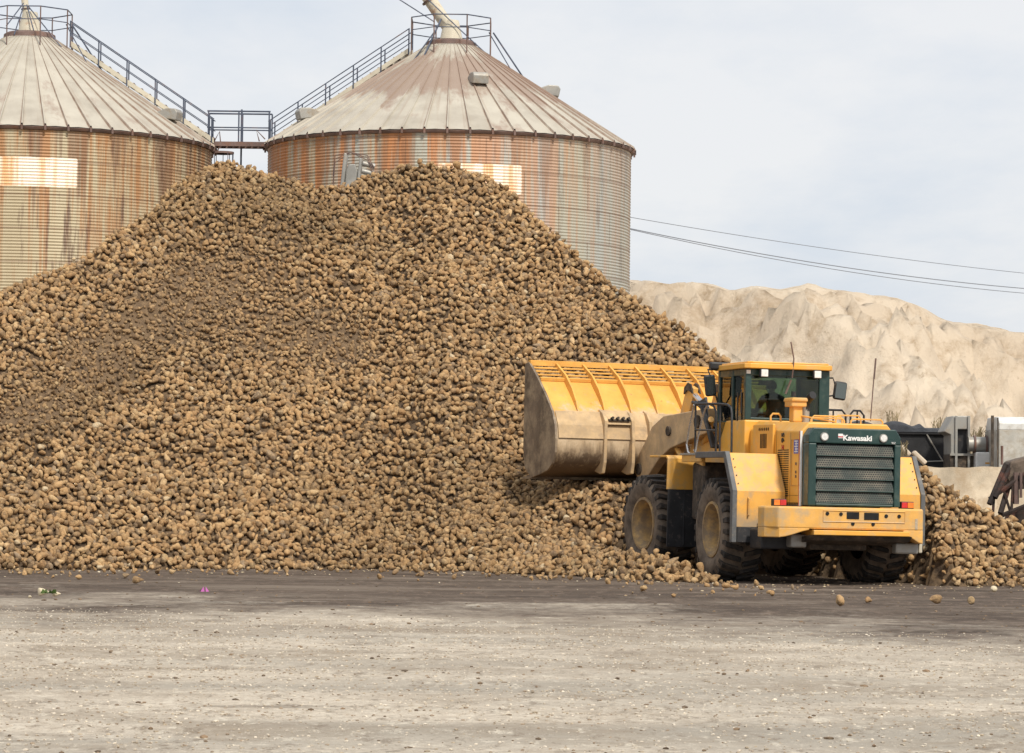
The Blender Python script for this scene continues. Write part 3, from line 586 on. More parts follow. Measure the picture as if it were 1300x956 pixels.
# ------------------------------------------------------------------ silos
SR = 6.46
def silo(name, pxc, D, eave_py, collar_py, wallmat, roofmat, label, bridge_side, vents, octa=None):
    c = at(pxc, eave_py, D); ze = c.z; zc = at(pxc, collar_py, D).z; root = empty(name, (c.x, c.y, 0)); tag(root, label, 'silo', 'grain silos')
    seg = 160; pitch = .105; per = 6; nz = int(ze/pitch*per); zs = np.linspace(0, ze, nz+1); rr = SR+.016*np.cos(2*PI*zs/pitch)
    th = np.linspace(0, 2*PI, seg+1)[:-1]; A, Zz = np.meshgrid(th, zs); Rr = rr[:, None]
    co = np.stack([Rr*np.sin(A), -Rr*np.cos(A), Zz], -1).reshape(-1, 3).astype(np.float32)
    i = np.arange((nz+1)*seg).reshape(nz+1, seg); j = np.roll(i, -1, 1); q = np.stack([i[:-1], j[:-1], j[1:], i[1:]], -1).reshape(-1, 4)
    M['_w'] = wallmat; w = raw_mesh('wall', co, q, '_w', True); w.parent = root
    uv = w.data.uv_layers.new(name='UVMap'); li = q.ravel(); a = li % seg; a = np.where(a > seg//2, a-seg, a); uu = a*2*PI/seg*SR
    u4 = uu.reshape(-1, 4); bad = (u4.max(1)-u4.min(1)) > SR; u4[bad] = np.where(u4[bad] < 0, u4[bad]+2*PI*SR, u4[bad])
    uv.data.foreach_set('uv', np.stack([u4.ravel(), co[li, 2]], 1).astype(np.float32).ravel())
    # roof: 54 cone panels with standing ribs
    NP = 54; R0, R1 = .84, SR+.17; zlow = ze-.02; bm = bmesh.new(); uvl = bm.loops.layers.uv.new('UVMap'); fr = [0, .08, .5, .92]
    def P(k, f, v, up=0):
        an = 2*PI*(k+f)/NP; r = R0+(R1-R0)*v; z = zc+(zlow-zc)*v+up; return (r*math.sin(an), -r*math.cos(an), z)
    nvv = 8
    for kk in range(NP):
        prof = [(0, .0), (.03, .085), (.09, .085), (.12, 0), (.5, .015), (1., 0)]
        for vv in range(nvv):
            v0, v1 = vv/nvv, (vv+1)/nvv
            for (f0, u0), (f1, u1) in zip(prof, prof[1:]):
                s0 = .25+.75*v0; s1 = .25+.75*v1
                vs = [bm.verts.new(P(kk, f0, v0, u0*s0)), bm.verts.new(P(kk, f1, v0, u1*s0)), bm.verts.new(P(kk, f1, v1, u1*s1)), bm.verts.new(P(kk, f0, v1, u0*s1))]
                fc = bm.faces.new(vs)
                for lp, (fa, va) in zip(fc.loops, ((f0, v0), (f1, v0), (f1, v1), (f0, v1))): lp[uvl].uv = (kk+min(.999, max(.001, fa)), va)
        # turned-down dark rib ends at the eave
    bmesh.ops.remove_doubles(bm, verts=bm.verts, dist=.0005); bmesh.ops.recalc_face_normals(bm, faces=bm.faces)
    me = bpy.data.meshes.new('roof'); bm.to_mesh(me); bm.free(); me.materials.append(roofmat); rf = bpy.data.objects.new('roof', me); COL.objects.link(rf); rf.parent = root
    b = MB(); b.lathe_z([(SR-.05, ze-.12), (SR+.09, ze-.12), (SR+.15, ze-.05), (SR+.14, ze-.025)], 108)
    for kk in range(NP):
        an = 2*PI*(kk+.06)/NP; s_, c_ = math.sin(an), -math.cos(an); b.box(-.035, .035, -.03, .03, ze-.15, ze+.02, None)
        for v in b.bm.verts[-8:] if False else []: pass
        vv = list(b.bm.verts)[-8:]
        for q_ in vv: x_, y_, z_ = q_.co; q_.co = Vector((s_*(SR+.16)+x_*math.cos(an)+y_*s_, c_*(SR+.16)+x_*math.sin(an)+y_*c_, z_))
    b.build('eave_trim', 'rustrail', root)
    b = MB(); b.lathe_z([(.001, zc+.16), (.78, zc+.16), (.9, zc+.09), (.92, zc-.06), (.80, zc-.06)], 40); b.build('roof_collar', 'rustrail', root, True)
    b = MB(); b.lathe_z([(.001, zc+.95), (.26, zc+.9), (.36, zc+.45), (.42, zc+.16)], 24); b.build('filler_cap', 'cream', root, True)
    def rp(r, az, up): return Vector((r*math.sin(az), -r*math.cos(az), zc+(zlow-zc)*(max(r, R0)-R0)/(R1-R0)+up))
    for (az, r) in vents:                                  # hooded roof vents
        b = MB(Matrix.Translation(rp(r, az, .05)) @ Matrix.Rotation(az, 4, 'Z'))
        b.prism([(.38, .0), (-.36, -.12), (-.42, .16), (-.34, .28), (.0, .30), (.34, .18)], 'x', -.28, .28); v_ = b.build('roof_vent', 'galv', rf, False, .03)
    # platform railing round the collar
    top = zc+.92; ring = [2*PI*(i_+.5)/8 for i_ in range(8)]
    def ringp(z): return [Vector((1.52*math.sin(a_), -1.52*math.cos(a_), z)) for a_ in ring]
    b = MB(); b.tube(ringp(top), .022, 6, True); b.tube(ringp(top-.45), .018, 6, True); b.build('top_railing', 'railblue', root)
    for a_ in ring:
        lo = rp(1.52, a_, 0); b = MB(); b.tube([lo, (lo.x, lo.y, top)], .024, 6); b.build('railing_post', 'rustrail', root)
    b = MB(); b.tube([rp(2.6, 1.5, 0), (1.50, -.1, top-.45)], .03, 6); b.tube([rp(2.3, 1.2, 0), (1.35, -.5, top-.5)], .02, 6); b.build('railing_brace', 'railblue', root)
    # roof stairway towards the bridge
    az = bridge_side; ra, rb = 1.45, SR+.1; side = Vector((math.cos(az), math.sin(az), 0))
    st = MB()
    for s_ in (-.33, .33): st.loft([rp(ra, az, .12)+side*(s_-.02), rp(ra, az, .12)+side*(s_+.02), rp(ra, az, .3)+side*(s_+.02), rp(ra, az, .3)+side*(s_-.02)], [rp(rb, az, .12)+side*(s_-.02), rp(rb, az, .12)+side*(s_+.02), rp(rb, az, .3)+side*(s_+.02), rp(rb, az, .3)+side*(s_-.02)])
    st.build('stair_stringer', 'cream', root)
    st = MB(); ns = 18
    for i_ in range(ns):
        r = ra+(rb-ra)*(i_+.5)/ns; p0 = rp(r, az, .22)
        st.loft([p0-side*.31+Vector((0, 0, -.02)), p0-side*.31+Vector((0, 0, .02)), p0-side*.31+Vector((.16*math.sin(az), -.16*math.cos(az), .02)), p0-side*.31+Vector((.16*math.sin(az), -.16*math.cos(az), -.02))],
                [p0+side*.31+Vector((0, 0, -.02)), p0+side*.31+Vector((0, 0, .02)), p0+side*.31+Vector((.16*math.sin(az), -.16*math.cos(az), .02)), p0+side*.31+Vector((.16*math.sin(az), -.16*math.cos(az), -.02))])
    st.build('stair_tread', 'rustrail', root)
    for s_ in (-.36, .36):
        b = MB(); b.tube([rp(ra, az, .98)+side*s_, rp(rb, az, .98)+side*s_], .019, 6); b.tube([rp(ra, az, .62)+side*s_, rp(rb, az, .62)+side*s_], .016, 6)
        for i_ in range(6):
            r = ra+(rb-ra)*(i_+.02)/5.1; b.tube([rp(r, az, .05)+side*s_, rp(r, az, .98)+side*s_], .026, 6)
        b.build('stair_railing', 'railblue', root)
    return root, c, ze, zc
pr = lambda a, b_: (a-b_)/231*1.0
def wall_uv(pxc, px0):  # arc position on the wall of an image column
    return SR*math.asin(max(-.99, min(.99, (px0-pxc)/231.)))
v_of = lambda py, pxx, pxc, D: at(pxx, py, D-SR*math.cos(math.asin(max(-.99, min(.99, (pxx-pxc)/231.))))).z
wm1 = silo_wall_mat('silo_wall_grey_rust', 3.1, (wall_uv(571, 560), wall_uv(571, 665), v_of(248, 640, 571, 112), v_of(207, 640, 571, 112)), 1)
wm2 = silo_wall_mat('silo_wall_tan_rust', 9.7, (wall_uv(35, -120), wall_uv(35, 96)+1.0, v_of(238, 50, 35, 110.5), v_of(197, 50, 35, 110.5)), 0)
s1, c1, ze1, zc1 = silo('grain_silo', 571, 112, 190, 58, wm1, roof_mat('roof_rust_band', 2., 1.), 'grain silo with a brown rust band on its cone roof, right behind the heap', -1.72, [(.29, 3.55), (1.62, 3.5), (-1.2, 5.3)])
s2, c2, ze2, zc2 = silo('grain_silo', 35, 110.5, 185, 48, wm2, roof_mat('roof_cream', 6., -.3), 'tan rust-streaked grain silo with a mostly cream roof, cut by the left edge', 1.60, [(1.28, 5.35), (-1.4, 4.)])
# filling pipes
def pipe(px0, py0, px1, py1, D, r, label, zoff=0):
    a, e = at(px0, py0, D), at(px1, py1, D); root = empty('filling_pipe', a); tag(root, label, 'pipe', 'silo filling pipes'); d = e-a
    MB().cyl((0, 0, 0), d, r, r, 20).build('pipe', 'cream', root, True)
    for f_ in (.28, .62): MB().cyl(d*f_, d*(f_+.012), r*1.35, r*1.35, 20).build('flange', 'rustrail', root, True)
    return root
q = pipe(573, 40, 478, -100, 112, .235, 'thick cream pipe slanting up from the top of the silo with the brown rust band')
b = MB(); o0 = q.location
for (aa, bb) in [((505, -2), (552, 28)), ((542, -2), (578, 32)), ((578, 32), (628, 78))]:
    b.tube([at(*aa, 111.6)-o0, at(*bb, 111.6)-o0], .022, 5)
b.tube([at(560, 24, 111.4)-o0, at(536, 76, 110.5)-o0], .035, 5); b.tube([at(556, 34, 111.4)-o0, at(524, 78, 110.5)-o0], .025, 5); b.build('stay_rod', 'railblue', q)
q = pipe(35, 40, 26, -60, 110.5, .12, 'short pale pipe rising from the roof top of the left silo'); b = MB(); o0 = q.location
for (aa, bb) in [((8, 33), (30, 4)), ((78, 60), (36, 8)), ((48, 58), (34, 6)), ((18, 44), (30, 8))]: b.tube([at(*aa, 109.6)-o0, at(*bb, 110.2)-o0], .022, 5)
b.build('stay_rod', 'railblue', q)
# bridge between the silos
A, B = at(264, 181, 111.2), at(344, 183, 111.2); root = empty('catwalk_bridge', A); tag(root, 'narrow railed catwalk bridge spanning the gap between the two silos', 'catwalk'); d = B-A
b = MB()
for s_ in (-.4, .4): b.box(0, d.x, s_-.03, s_+.03, -.16, 0)
b.build('bridge_beam', 'rustrail', root)
b = MB()
for i in range(10): b.box(d.x*i/10+.03, d.x*(i+1)/10-.03, -.37, .37, -.05, -.01)
b.build('deck', 'rustrail', root)
for s_ in (-.4, .4):
    b = MB(); b.tube([(0, s_, 1.08), (d.x, s_, 1.08)], .03, 6); b.tube([(0, s_, .5), (d.x, s_, .5)], .024, 6)
    for f_ in (.02, .5, .55, .98) if s_ < 0 else (.0, .53, 1.): b.tube([(d.x*f_, s_, -.05), (d.x*f_, s_, 1.08)], .028, 6)
    b.build('bridge_railing', 'railblue', root)
MB().tube([(d.x*.12, -.4, .02), (d.x*.2, -.45, .35), (d.x*.22, -.4, -.1), (d.x*.14, -.3, -.45)], .025, 6).build('hooked_bar', 'rustrail', root); MB().tube([(d.x*.83, -.4, .02), (d.x*.78, -.45, .42), (d.x*.92, -.4, .1)], .025, 6).build('hooked_bar', 'rustrail', root)
p0 = at(307, 139, 111.6); tag(MB().tube([(p0.x, p0.y, p0.z), (p0.x, p0.y, .0)], .035, 6).build('drop_pipe', 'railblue'), 'thin vertical steel pipe hanging below the catwalk bridge between the silos', 'pipe')
p0 = at(282, 194, 111.); root = empty('caged_ladder', (p0.x, p0.y, 0)); tag(root, 'round safety cage with ladder bars hanging beside the left silo, above the heap', 'ladder')
MB().lathe_z([(.001, p0.z+.03), (.42, p0.z+.03), (.42, p0.z-.04), (.3, p0.z-.04)], 24).build('cage_hoop', 'rustrail', root)
b = MB()
for i in range(9): a_ = PI*.2+i*PI*1.6/8-PI*.5; b.tube([(.4*math.cos(a_), .4*math.sin(a_)-.02, p0.z), (.4*math.cos(a_), .4*math.sin(a_)-.02, p0.z-4.)], .014, 5)
for k_ in (1., 2., 3.): b.tube([(.41*math.cos(a_), .41*math.sin(a_)-.02, p0.z-k_) for a_ in [2*PI*i/16 for i in range(16)]], .014, 5, True)
b.build('cage_bar', 'railblue', root)

# piler conveyor head on top of the heap
p0 = at(440, 222, 82.5); root = empty('piler_head', (p0.x, p0.y, p0.z-.95)); tag(root, 'grey conveyor drum head with wire guard poking out of the heap top', 'conveyor')
b = MB(Matrix.Rotation(.1, 4, 'Y')); b.box(-.22, -.12, -.2, .2, .4, 1.5); b.box(.2, .28, -.2, .2, .4, 1.42); b.build('side_paddle', 'galv', root, False, .03)
MB(Matrix.Rotation(.1, 4, 'Y')).prism([(-.1, .3), (.16, .3), (.2, 1.05), (.1, 1.25), (-.06, 1.22), (-.12, 1.05)], 'y', -.14, .14).build('chute', 'galv', root, False, .03)
b = MB(Matrix.Rotation(.1, 4, 'Y'))
for k_ in range(4): b.cyl((.3, -.15+.02*k_, 1.28-.2*k_), (.62, -.1, 1.24-.2*k_), .075, .075, 10)
b.build('roller', 'galv', root, True)
b = MB(); 
for k_ in range(3): b.tube([(-.35, -.1, .9-.2*k_), (-.3, -.15, 1.45-.1*k_), (.1, -.2, 1.52), (.55, -.2, 1.45-.06*k_), (.72, -.2, 1.15-.1*k_)], .012, 5)
b.build('guard_wire', 'rustrail', root)

# power lines
def wire(pa, pb, D, sag, r, label):
    a, e = at(*pa, D), at(*pb, D+25); pts = []
    for i in range(25): f_ = i/24; p = a.lerp(e, f_); p.z -= 4*sag*f_*(1-f_); pts.append(p)
    tag(MB().tube(pts, r, 5).build('overhead_wire', 'wire'), label, 'overhead wire', 'overhead wires')
wire((790, 274), (1420, 358), 124, .25, .014, 'uppermost overhead wire crossing the sky right of the silo')
wire((790, 288), (1420, 374), 124, .45, .020, 'middle overhead wire, close above the lowest one, right of the silo')
wire((790, 289), (1420, 380), 124, .50, .016, 'lowest overhead wire, just above the pale spoil hill')

# ------------------------------------------------------------------ right background
pa, pb = at(1120, 590, 80), at(1440, 597, 80); z1_ = (pa.z+pb.z)/2
root = empty('retaining_wall', (pa.x, 80, 0)); tag(root, 'low lime-coated concrete retaining wall behind the right slope of the heap', 'wall')
xs_ = np.linspace(-3, pb.x-pa.x, 60); b = MB(); n_ = len(xs_)
topz = [z1_+.012*math.sin(i*1.3)+.02*math.sin(i*.37) for i in range(n_)]
vs = []; 
for i, x_ in enumerate(xs_):
    w_ = .06*math.sin(i*.9)+.05*math.sin(i*2.1); vs += [(x_, -1.6+w_, -.1), (x_, -.35+w_*.6, 1.2+.1*math.sin(i*.6)), (x_, -.1, topz[i]), (x_, .6, topz[i]), (x_, .8, -.1)]
fcs = []
for i in range(n_-1):
    for k_ in range(4): fcs.append((i*5+k_, (i+1)*5+k_, (i+1)*5+k_+1, i*5+k_+1))
b.hull(vs, fcs).build('wall_body', 'concrete', root, True)
for (qx, qy, ang, L_, lab) in [(1167, 581, -.75, .42, 'pale broken slab leaning on the wall beside the loader, upper of two'), (1149, 572, -.8, .32, 'pale broken slab just above the right fender of the loader')]:
    p0 = at(qx, qy, 78.1 if qx > 1160 else 78.3); b = MB(Matrix.Rotation(-ang, 4, 'Y')); b.box(-L_/2, L_/2, -.15, .15, -.055, .055); tag(b.build('concrete_slab', 'wood', None, False, .03, p0), lab, 'slab')

# tarped trailer (mostly behind the loader)
D = 86; L0, L1 = at(1085, 545, D), at(1209, 592, D); zt = at(1180, 551, D).z; zb = at(1180, 594, D).z; root = empty('tarped_trailer', (L0.x, D, 0)); W_ = L1.x-L0.x-.05
tag(root, 'black tarped trailer with rounded rolled cover, right of the green engine cover', 'trailer')
MB().box(0, W_, 0, 2.4, zb-.3, zt).build('side_panel', 'tarp', root, False, .04)
MB().box(-.1, W_+.08, -.08, 2.5, zt-.03, zt+.07).build('rim_rail', 'black', root, False, .03)
b = MB(); nn = 26; rings = []
for i in range(nn):
    x_ = -.1+(W_+.15)*i/(nn-1); f_ = i/(nn-1); h_ = .16+.16*abs(math.sin(f_*9.+.4)) if f_ < .74 else .14
    rings.append([(x_, -.1+2.6*k_/10, zt+.05+h_*math.sin(PI*k_/10)**.6) for k_ in range(11)])
b.hull([p for r_ in rings for p in r_], [(i*11+k_, i*11+k_+1, (i+1)*11+k_+1, (i+1)*11+k_) for i in range(nn-1) for k_ in range(10)]); b.build('tarp_cover', 'tarp', root, True)
b = MB(); a_, c_ = at(1176, 551, D)-root.location, at(1196, 585, D)-root.location; b.tube([(a_.x, -.06, a_.z), (c_.x, -.06, c_.z)], .02, 5); b.tube([(c_.x-.5, -.06, c_.z-.03), (c_.x+.15, -.06, c_.z+.0)], .018, 5); b.build('tie_strap', 'galv', root)
for fx_ in (.5, 1.3): MB().cyl((fx_, .2, .5), (fx_, .5, .5), .5, .5, 20).build('wheel', 'tyre', root, True)
MB().box(0, W_, .1, 2.3, .5, zb-.3).build('chassis', 'black', root)

# feed hopper
D = 84; o0 = at(1205, 592, D); root = empty('feed_hopper', (o0.x, D, 0)); tag(root, 'grey sheet metal feed hopper between the black trailer and the dusty drum pipe', 'hopper')
def L(px_, py_, D_=D): p = at(px_, py_, D_); return (p.x-o0.x, p.z)
b = MB(); b.prism([L(1199, 548), L(1210, 528), L(1230, 528), L(1230, 545), L(1215, 545), L(1215, 577), L(1207, 577), L(1207, 552)], 'y', 0, 1.4); b.build('hood', 'galv', root, False, .02)
b = MB(); b.prism([L(1215, 545), L(1230, 545), L(1230, 577), L(1215, 577)], 'y', .15, 1.3); b.build('outlet', 'black', root)
b = MB(); b.prism([L(1206, 577), L(1238, 577), L(1238, 600), L(1206, 600)], 'y', .02, 1.3); b.build('housing', 'frame', root, False, .02)
b = MB()
for q_ in (1214, 1230): a_, c_ = L(q_, 528), L(q_, 604); b.box(a_[0]-.03, a_[0]+.03, -.06, 0, c_[1], a_[1])
b.box(L(1206, 577)[0], L(1238, 577)[0], -.05, .0, L(1206, 577)[1]-.03, L(1206, 577)[1]+.03); b.build('frame_post', 'galv', root)
MB().box(L(1206, 0)[0], L(1238, 0)[0], .1, 1.2, 0, L(1206, 600)[1]).build('footing', 'frame', root)
# drum pipe
p0, p1 = at(1233, 564, D), at(1259, 564, D); root = empty('drum_pipe', p0); tag(root, 'short dusty grey drum pipe between the hopper and the silver trailer', 'pipe'); d = p1-p0
MB().cyl((-.1, -.1, 0), (d.x, -.1, 0), .2, .2, 20).build('drum', 'galv', root, True)
for f_ in (.08, .65): MB().cyl((d.x*f_, -.1, 0), (d.x*f_+.05, -.1, 0), .24, .24, 20).build('drum_band', 'rustrail', root, True)
MB().box(.1, .25, .2, .45, -p0.z, -.1).box(d.x-.3, d.x-.15, .2, .45, -p0.z, -.1).build('support', 'frame', root)
p0, p1 = at(1239, 598, 83.6), at(1262, 574, 83.6); root = empty('white_tank', (p0.x, 83.6, 0)); tag(root, 'white box tank with small yellow mark under the dusty drum pipe', 'tank')
MB().box(0, p1.x-p0.x, 0, .55, 0, p1.z).build('tank_body', 'white', root, False, .04)
a_ = at(1254, 588, 83.6)-Vector((p0.x, 83.6, 0)); MB().box(a_.x-.07, a_.x+.07, -.006, .01, a_.z-.02, a_.z+.02).build('yellow_mark', 'yellow_clean', root)
# silver trailer
D = 82; o0 = at(1260, 530, D); e = at(1420, 530, D); root = empty('silver_trailer', (o0.x, D, 0)); tag(root, 'silver box trailer with a bright top band at the right edge, behind the dark truss', 'trailer'); W_ = e.x-o0.x
zt = o0.z; zm = at(1280, 546, D).z; zl = at(1280, 594, D).z
MB().box(.17, W_, 0, 2.4, zl, zm).build('side_panel', 'trailer_grey', root, False, .02)
MB().prism([(0, zm), (-.02, zm+.18), (.12, zt-.02), (.5, zt+.03), (2.0, zt+.03), (2.4, zm)], 'x', .17, W_).build('top_band', 'silver', root, False, .02)
b = MB(); b.box(-.04, .03, -.06, .0, zl-.25, zt+.05); b.box(.12, .15, -.05, -.01, zl, zt); b.box(-.02, .5, -.05, 0, zl-.27, zl-.2); b.build('corner_post', 'frame', root)
MB().box(0, W_, .2, 2.2, .9, zl).build('chassis', 'black', root)
for fx_ in (1.2, 2.4): MB().cyl((fx_, .1, .5), (fx_, .5, .5), .5, .5, 20).build('wheel', 'tyre', root, True)

# dark truss conveyor
D = 66; root = empty('truss_conveyor', (at(1252, 0, D).x, D, 0)); o0 = root.location
tag(root, 'dark rusty lattice conveyor boom with earthy belt at the right edge, above the heap', 'conveyor')
def T(px_, py_, dd=0): p = at(px_, py_, D+dd); return p-o0
for dd in (0, 1.2):
    b = MB(); b.tube([T(1256, 634, dd), T(1300, 603, dd), T(1370, 560, dd)], .055, 6); b.build('upper_chord', 'darktruss', root)
    b = MB(); b.tube([T(1268, 656, dd), T(1300, 643, dd), T(1370, 612, dd)], .05, 6); b.build('lower_chord', 'darktruss', root)
    b = MB()
    for i in range(9):
        x_ = 1262+i*12; u_ = 634-(x_-1256)*.68; l_ = 657-(x_-1268)*.44
        b.tube([T(x_, u_, dd), T(x_+(10 if i % 2 else -2), l_, dd)], .03, 5)
    b.build('lattice', 'darktruss', root)
b = MB(); b.prism([(T(1247, 0).x, T(0, 648).z), (T(1256, 0).x, T(0, 632).z), (T(1262, 0).x, T(0, 637).z), (T(1256, 0).x, T(0, 652).z)], 'y', -.1, 1.3); b.build('tail_end', 'darktruss', root)
for (a_, c_) in [((1256, 640), (1277, 590)), ((1263, 632), (1284, 590)), ((1270, 652), (1280, 618))]:
    MB().tube([T(*a_, -.1), T(*c_, .2)], .06, 6).build('a_frame_leg', 'darktruss', root); MB().tube([T(*a_, 1.3), T(*c_, 1.1)], .06, 6).build('a_frame_leg', 'darktruss', root)
b = MB(); b.prism([(T(1282, 0).x, T(0, 590).z), (T(1287, 0).x, T(0, 570).z), (T(1300, 0).x, T(0, 566).z), (T(1370, 0).x, T(0, 548).z), (T(1370, 0).x, T(0, 600).z), (T(1290, 0).x, T(0, 606).z)], 'y', .1, 1.1); b.build('belt_load', 'belt', root, False, .06)
b = MB(); b.tube([T(1272, 590, .0), T(1272, 566, 0)], .03, 5); b.tube([T(1290, 600, 0), T(1290, 640, 0)], .06, 6); b.tube([T(1296, 600, -.1), T(1296, 632, -.1)], .03, 6); b.build('hanger', 'rustrail', root)
b = MB(); b.box(T(1285, 0).x, T(1370, 0).x, -.1, 1.2, T(0, 665).z, T(0, 662).z); b.build('tray', 'galv', root)
b = MB(); b.prism([(T(1275, 0).x, T(0, 660).z), (T(1290, 0).x, T(0, 632).z), (T(1370, 0).x, T(0, 600).z), (T(1370, 0).x, T(0, 690).z)], 'y', .5, .62); b.build('guard_plate', 'darktruss', root)
for px_ in (1330, 1362): MB().tube([T(px_, 640, .5), (T(px_, 640, .5).x, .5, 0)], .09, 8).build('support_leg', 'darktruss', root)

# dry weeds on the wall crest and behind
r = random.Random(3)
for i, (qx, qy, D_) in enumerate([(1190, 541, 90), (1248, 552, 90), (1237, 556, 90), (1258, 556, 90), (1144, 573, 77.6), (1133, 533, 90)]):
    p0 = at(qx, qy+6, D_); b = MB()
    for k_ in range(26):
        a_ = r.uniform(0, 6.28); l_ = r.uniform(.12, .42); t_ = r.uniform(.0, .35); x0, y0 = r.uniform(-.16, .16), r.uniform(-.1, .1)
        b.tube([(x0, y0, -.4), (x0+.3*t_*math.cos(a_)*l_, y0, l_*.5), (x0+t_*math.cos(a_)*l_*1.6, y0+t_*math.sin(a_)*l_, l_)], .009, 3)
    tag(b.build('dry_weed', 'weed', None, False, 0, p0), ['dry weed tuft behind the black trailer, left of the hopper', 'dry weed tuft above the middle of the dusty drum pipe', 'dry weed tuft beside the hopper, leftmost above the drum pipe', 'dry weed tuft beside the silver trailer, rightmost above the drum pipe', 'dry weed sprig just right of the green engine cover', 'dry weed tuft on the hill foot left of the black trailer'][i], 'weed', 'dry weeds')

# ------------------------------------------------------------------ the wheel loader
LD = empty('wheel_loader', (RF.o[0], RF.o[1], 0), RF.h)
tag(LD, 'yellow articulated wheel loader with raised bucket and dark green engine grille', 'wheel loader')
LD.rotation_euler = (0, R_(.6), RF.h)
FT = Matrix.Translation((-.231, 3.798, 0)) @ Matrix.Rotation(R_(7), 4, 'Z')      # front frame, swung seven degrees
def rx(px_, py_, x_): return RF.onx(px_, py_, x_)
def ry(px_, py_, y_): return RF.ony(px_, py_, y_)

# wheels
def tyre_mesh(T):
    b = MB(T); w = .37
    prof = [(w*.80, .50), (w*.9, .53), (w*1.0, .60), (w*1.06, .70), (w*1.05, .80), (w*.98, .87), (w*.86, .905), (0, .915), (-w*.86, .905), (-w*.98, .87), (-w*1.05, .80), (-w*1.06, .70), (-w, .60), (-w*.9, .53), (-w*.8, .50)]
    b.lathe_x(prof, 64)
    return b
def lugs_mesh(T):
    b = MB(T); NL = 26
    for sgn in (-1, 1):
        for k_ in range(NL):
            a0 = 2*PI*(k_+(.5 if sgn > 0 else 0))/NL; hw_ = .068
            def Q(x_, da, r_): return (x_, r_*math.cos(a0+da), r_*math.sin(a0+da))
            # bar from shoulder to the centre, swept
            b.hull([Q(sgn*.375, -hw_, .80), Q(sgn*.375, hw_, .80), Q(sgn*.03, hw_*.7+.10, .90), Q(sgn*.03, -hw_*.7+.10, .90),
                    Q(sgn*.372, -hw_*.8, .955), Q(sgn*.372, hw_*.8, .955), Q(sgn*.03, hw_*.55+.10, .985), Q(sgn*.03, -hw_*.55+.10, .985)],
                   [(0, 1, 2, 3), (4, 7, 6, 5), (0, 4, 5, 1), (2, 6, 7, 3), (1, 5, 6, 2), (0, 3, 7, 4)])
            b.hull([Q(sgn*.398, -hw_*.75, .80), Q(sgn*.398, hw_*.75, .80), Q(sgn*.36, hw_*.8, .95), Q(sgn*.36, -hw_*.8, .95), Q(sgn*.34, -hw_*.75, .80), Q(sgn*.34, hw_*.75, .80)],
                   [(0, 1, 2, 3), (0, 4, 5, 1), (1, 5, 2), (0, 3, 4), (2, 5, 4, 3)])
    return b
def rim_mesh(T, out):
    b = MB(T); s_ = out
    b.lathe_x([(s_*.32, .53), (s_*.355, .52), (s_*.355, .475), (s_*.30, .46), (s_*.27, .43), (s_*.15, .405), (s_*.02, .385), (-s_*.06, .36), (-s_*.07, .27), (-s_*.02, .25), (s_*.0, .19), (s_*.06, .17), (s_*.08, .001)], 48)
    for k_ in range(16):
        a_ = 2*PI*k_/16; b.cyl((-s_*.08, .31*math.cos(a_), .31*math.sin(a_)), (-s_*.02, .31*math.cos(a_), .31*math.sin(a_)), .02, .02, 8)
    return b
for (T0, x_, z_) in ((Matrix.Identity(4), -1.43, .935), (Matrix.Identity(4), 1.43, .935), (FT, -1.43, .985), (FT, 1.43, .985)):
    w = empty('wheel', (0, 0, 0), 0, LD); T = T0 @ Matrix.Translation((x_, 0, z_)) @ Matrix.Rotation(random.uniform(0, .2), 4, 'X')
    w.matrix_local = T0 @ Matrix.Translation((x_, 0, z_))
    I = Matrix.Rotation(random.uniform(0, .2), 4, 'X')
    ty = tyre_mesh(I); o = ty.build('tyre', 'sidewall', w, True)
    lugs_mesh(I).build('tread', 'tyre', w, False, .008)
    rim_mesh(I, -1 if x_ < 0 else 1).build('rim', 'rim', w, True)

# chassis
b = MB(); b.box(-.55, .55, -1.95, 2.0, .62, 1.5); b.box(-.75, .8, -1.9, .2, 1.0, 1.5); b.box(-.5, .5, .9, 2.3, 1.3, 2.3); b.build('rear_frame', 'frame', LD, False, .03)
b = MB(); b.cyl((-1.15, 0, .93), (1.15, 0, .93), .26, .26, 20); b.cyl((0, -.35, .93), (0, .45, .93), .36, .30, 20); b.build('rear_axle', 'frame', LD, True)
b = MB(FT); b.cyl((-1.15, 0, .98), (1.15, 0, .98), .26, .26, 20); b.cyl((0, -.4, .98), (0, .35, .98), .34, .34, 20); b.build('front_axle', 'frame', LD, True)
b = MB(FT); b.prism([(-1.5, .8), (-1.5, 1.9), (-.9, 2.5), (-.6, 3.25), (.05, 3.25), (.75, 2.2), (1.0, 1.2), (.8, .75)], 'x', -.52, -.40); b.prism([(-1.5, .8), (-1.5, 1.9), (-.9, 2.5), (-.6, 3.25), (.05, 3.25), (.75, 2.2), (1.0, 1.2), (.8, .75)], 'x', .40, .52)
b.box(-.4, .4, -1.4, .7, .8, 1.5); b.build('front_frame', 'yellow_dusty', LD, False, .02)
b = MB(); b.cyl((-.115, 1.9, .8), (-.115, 1.9, 2.2), .2, .2, 16); b.build('pivot_post', 'frame', LD, True)

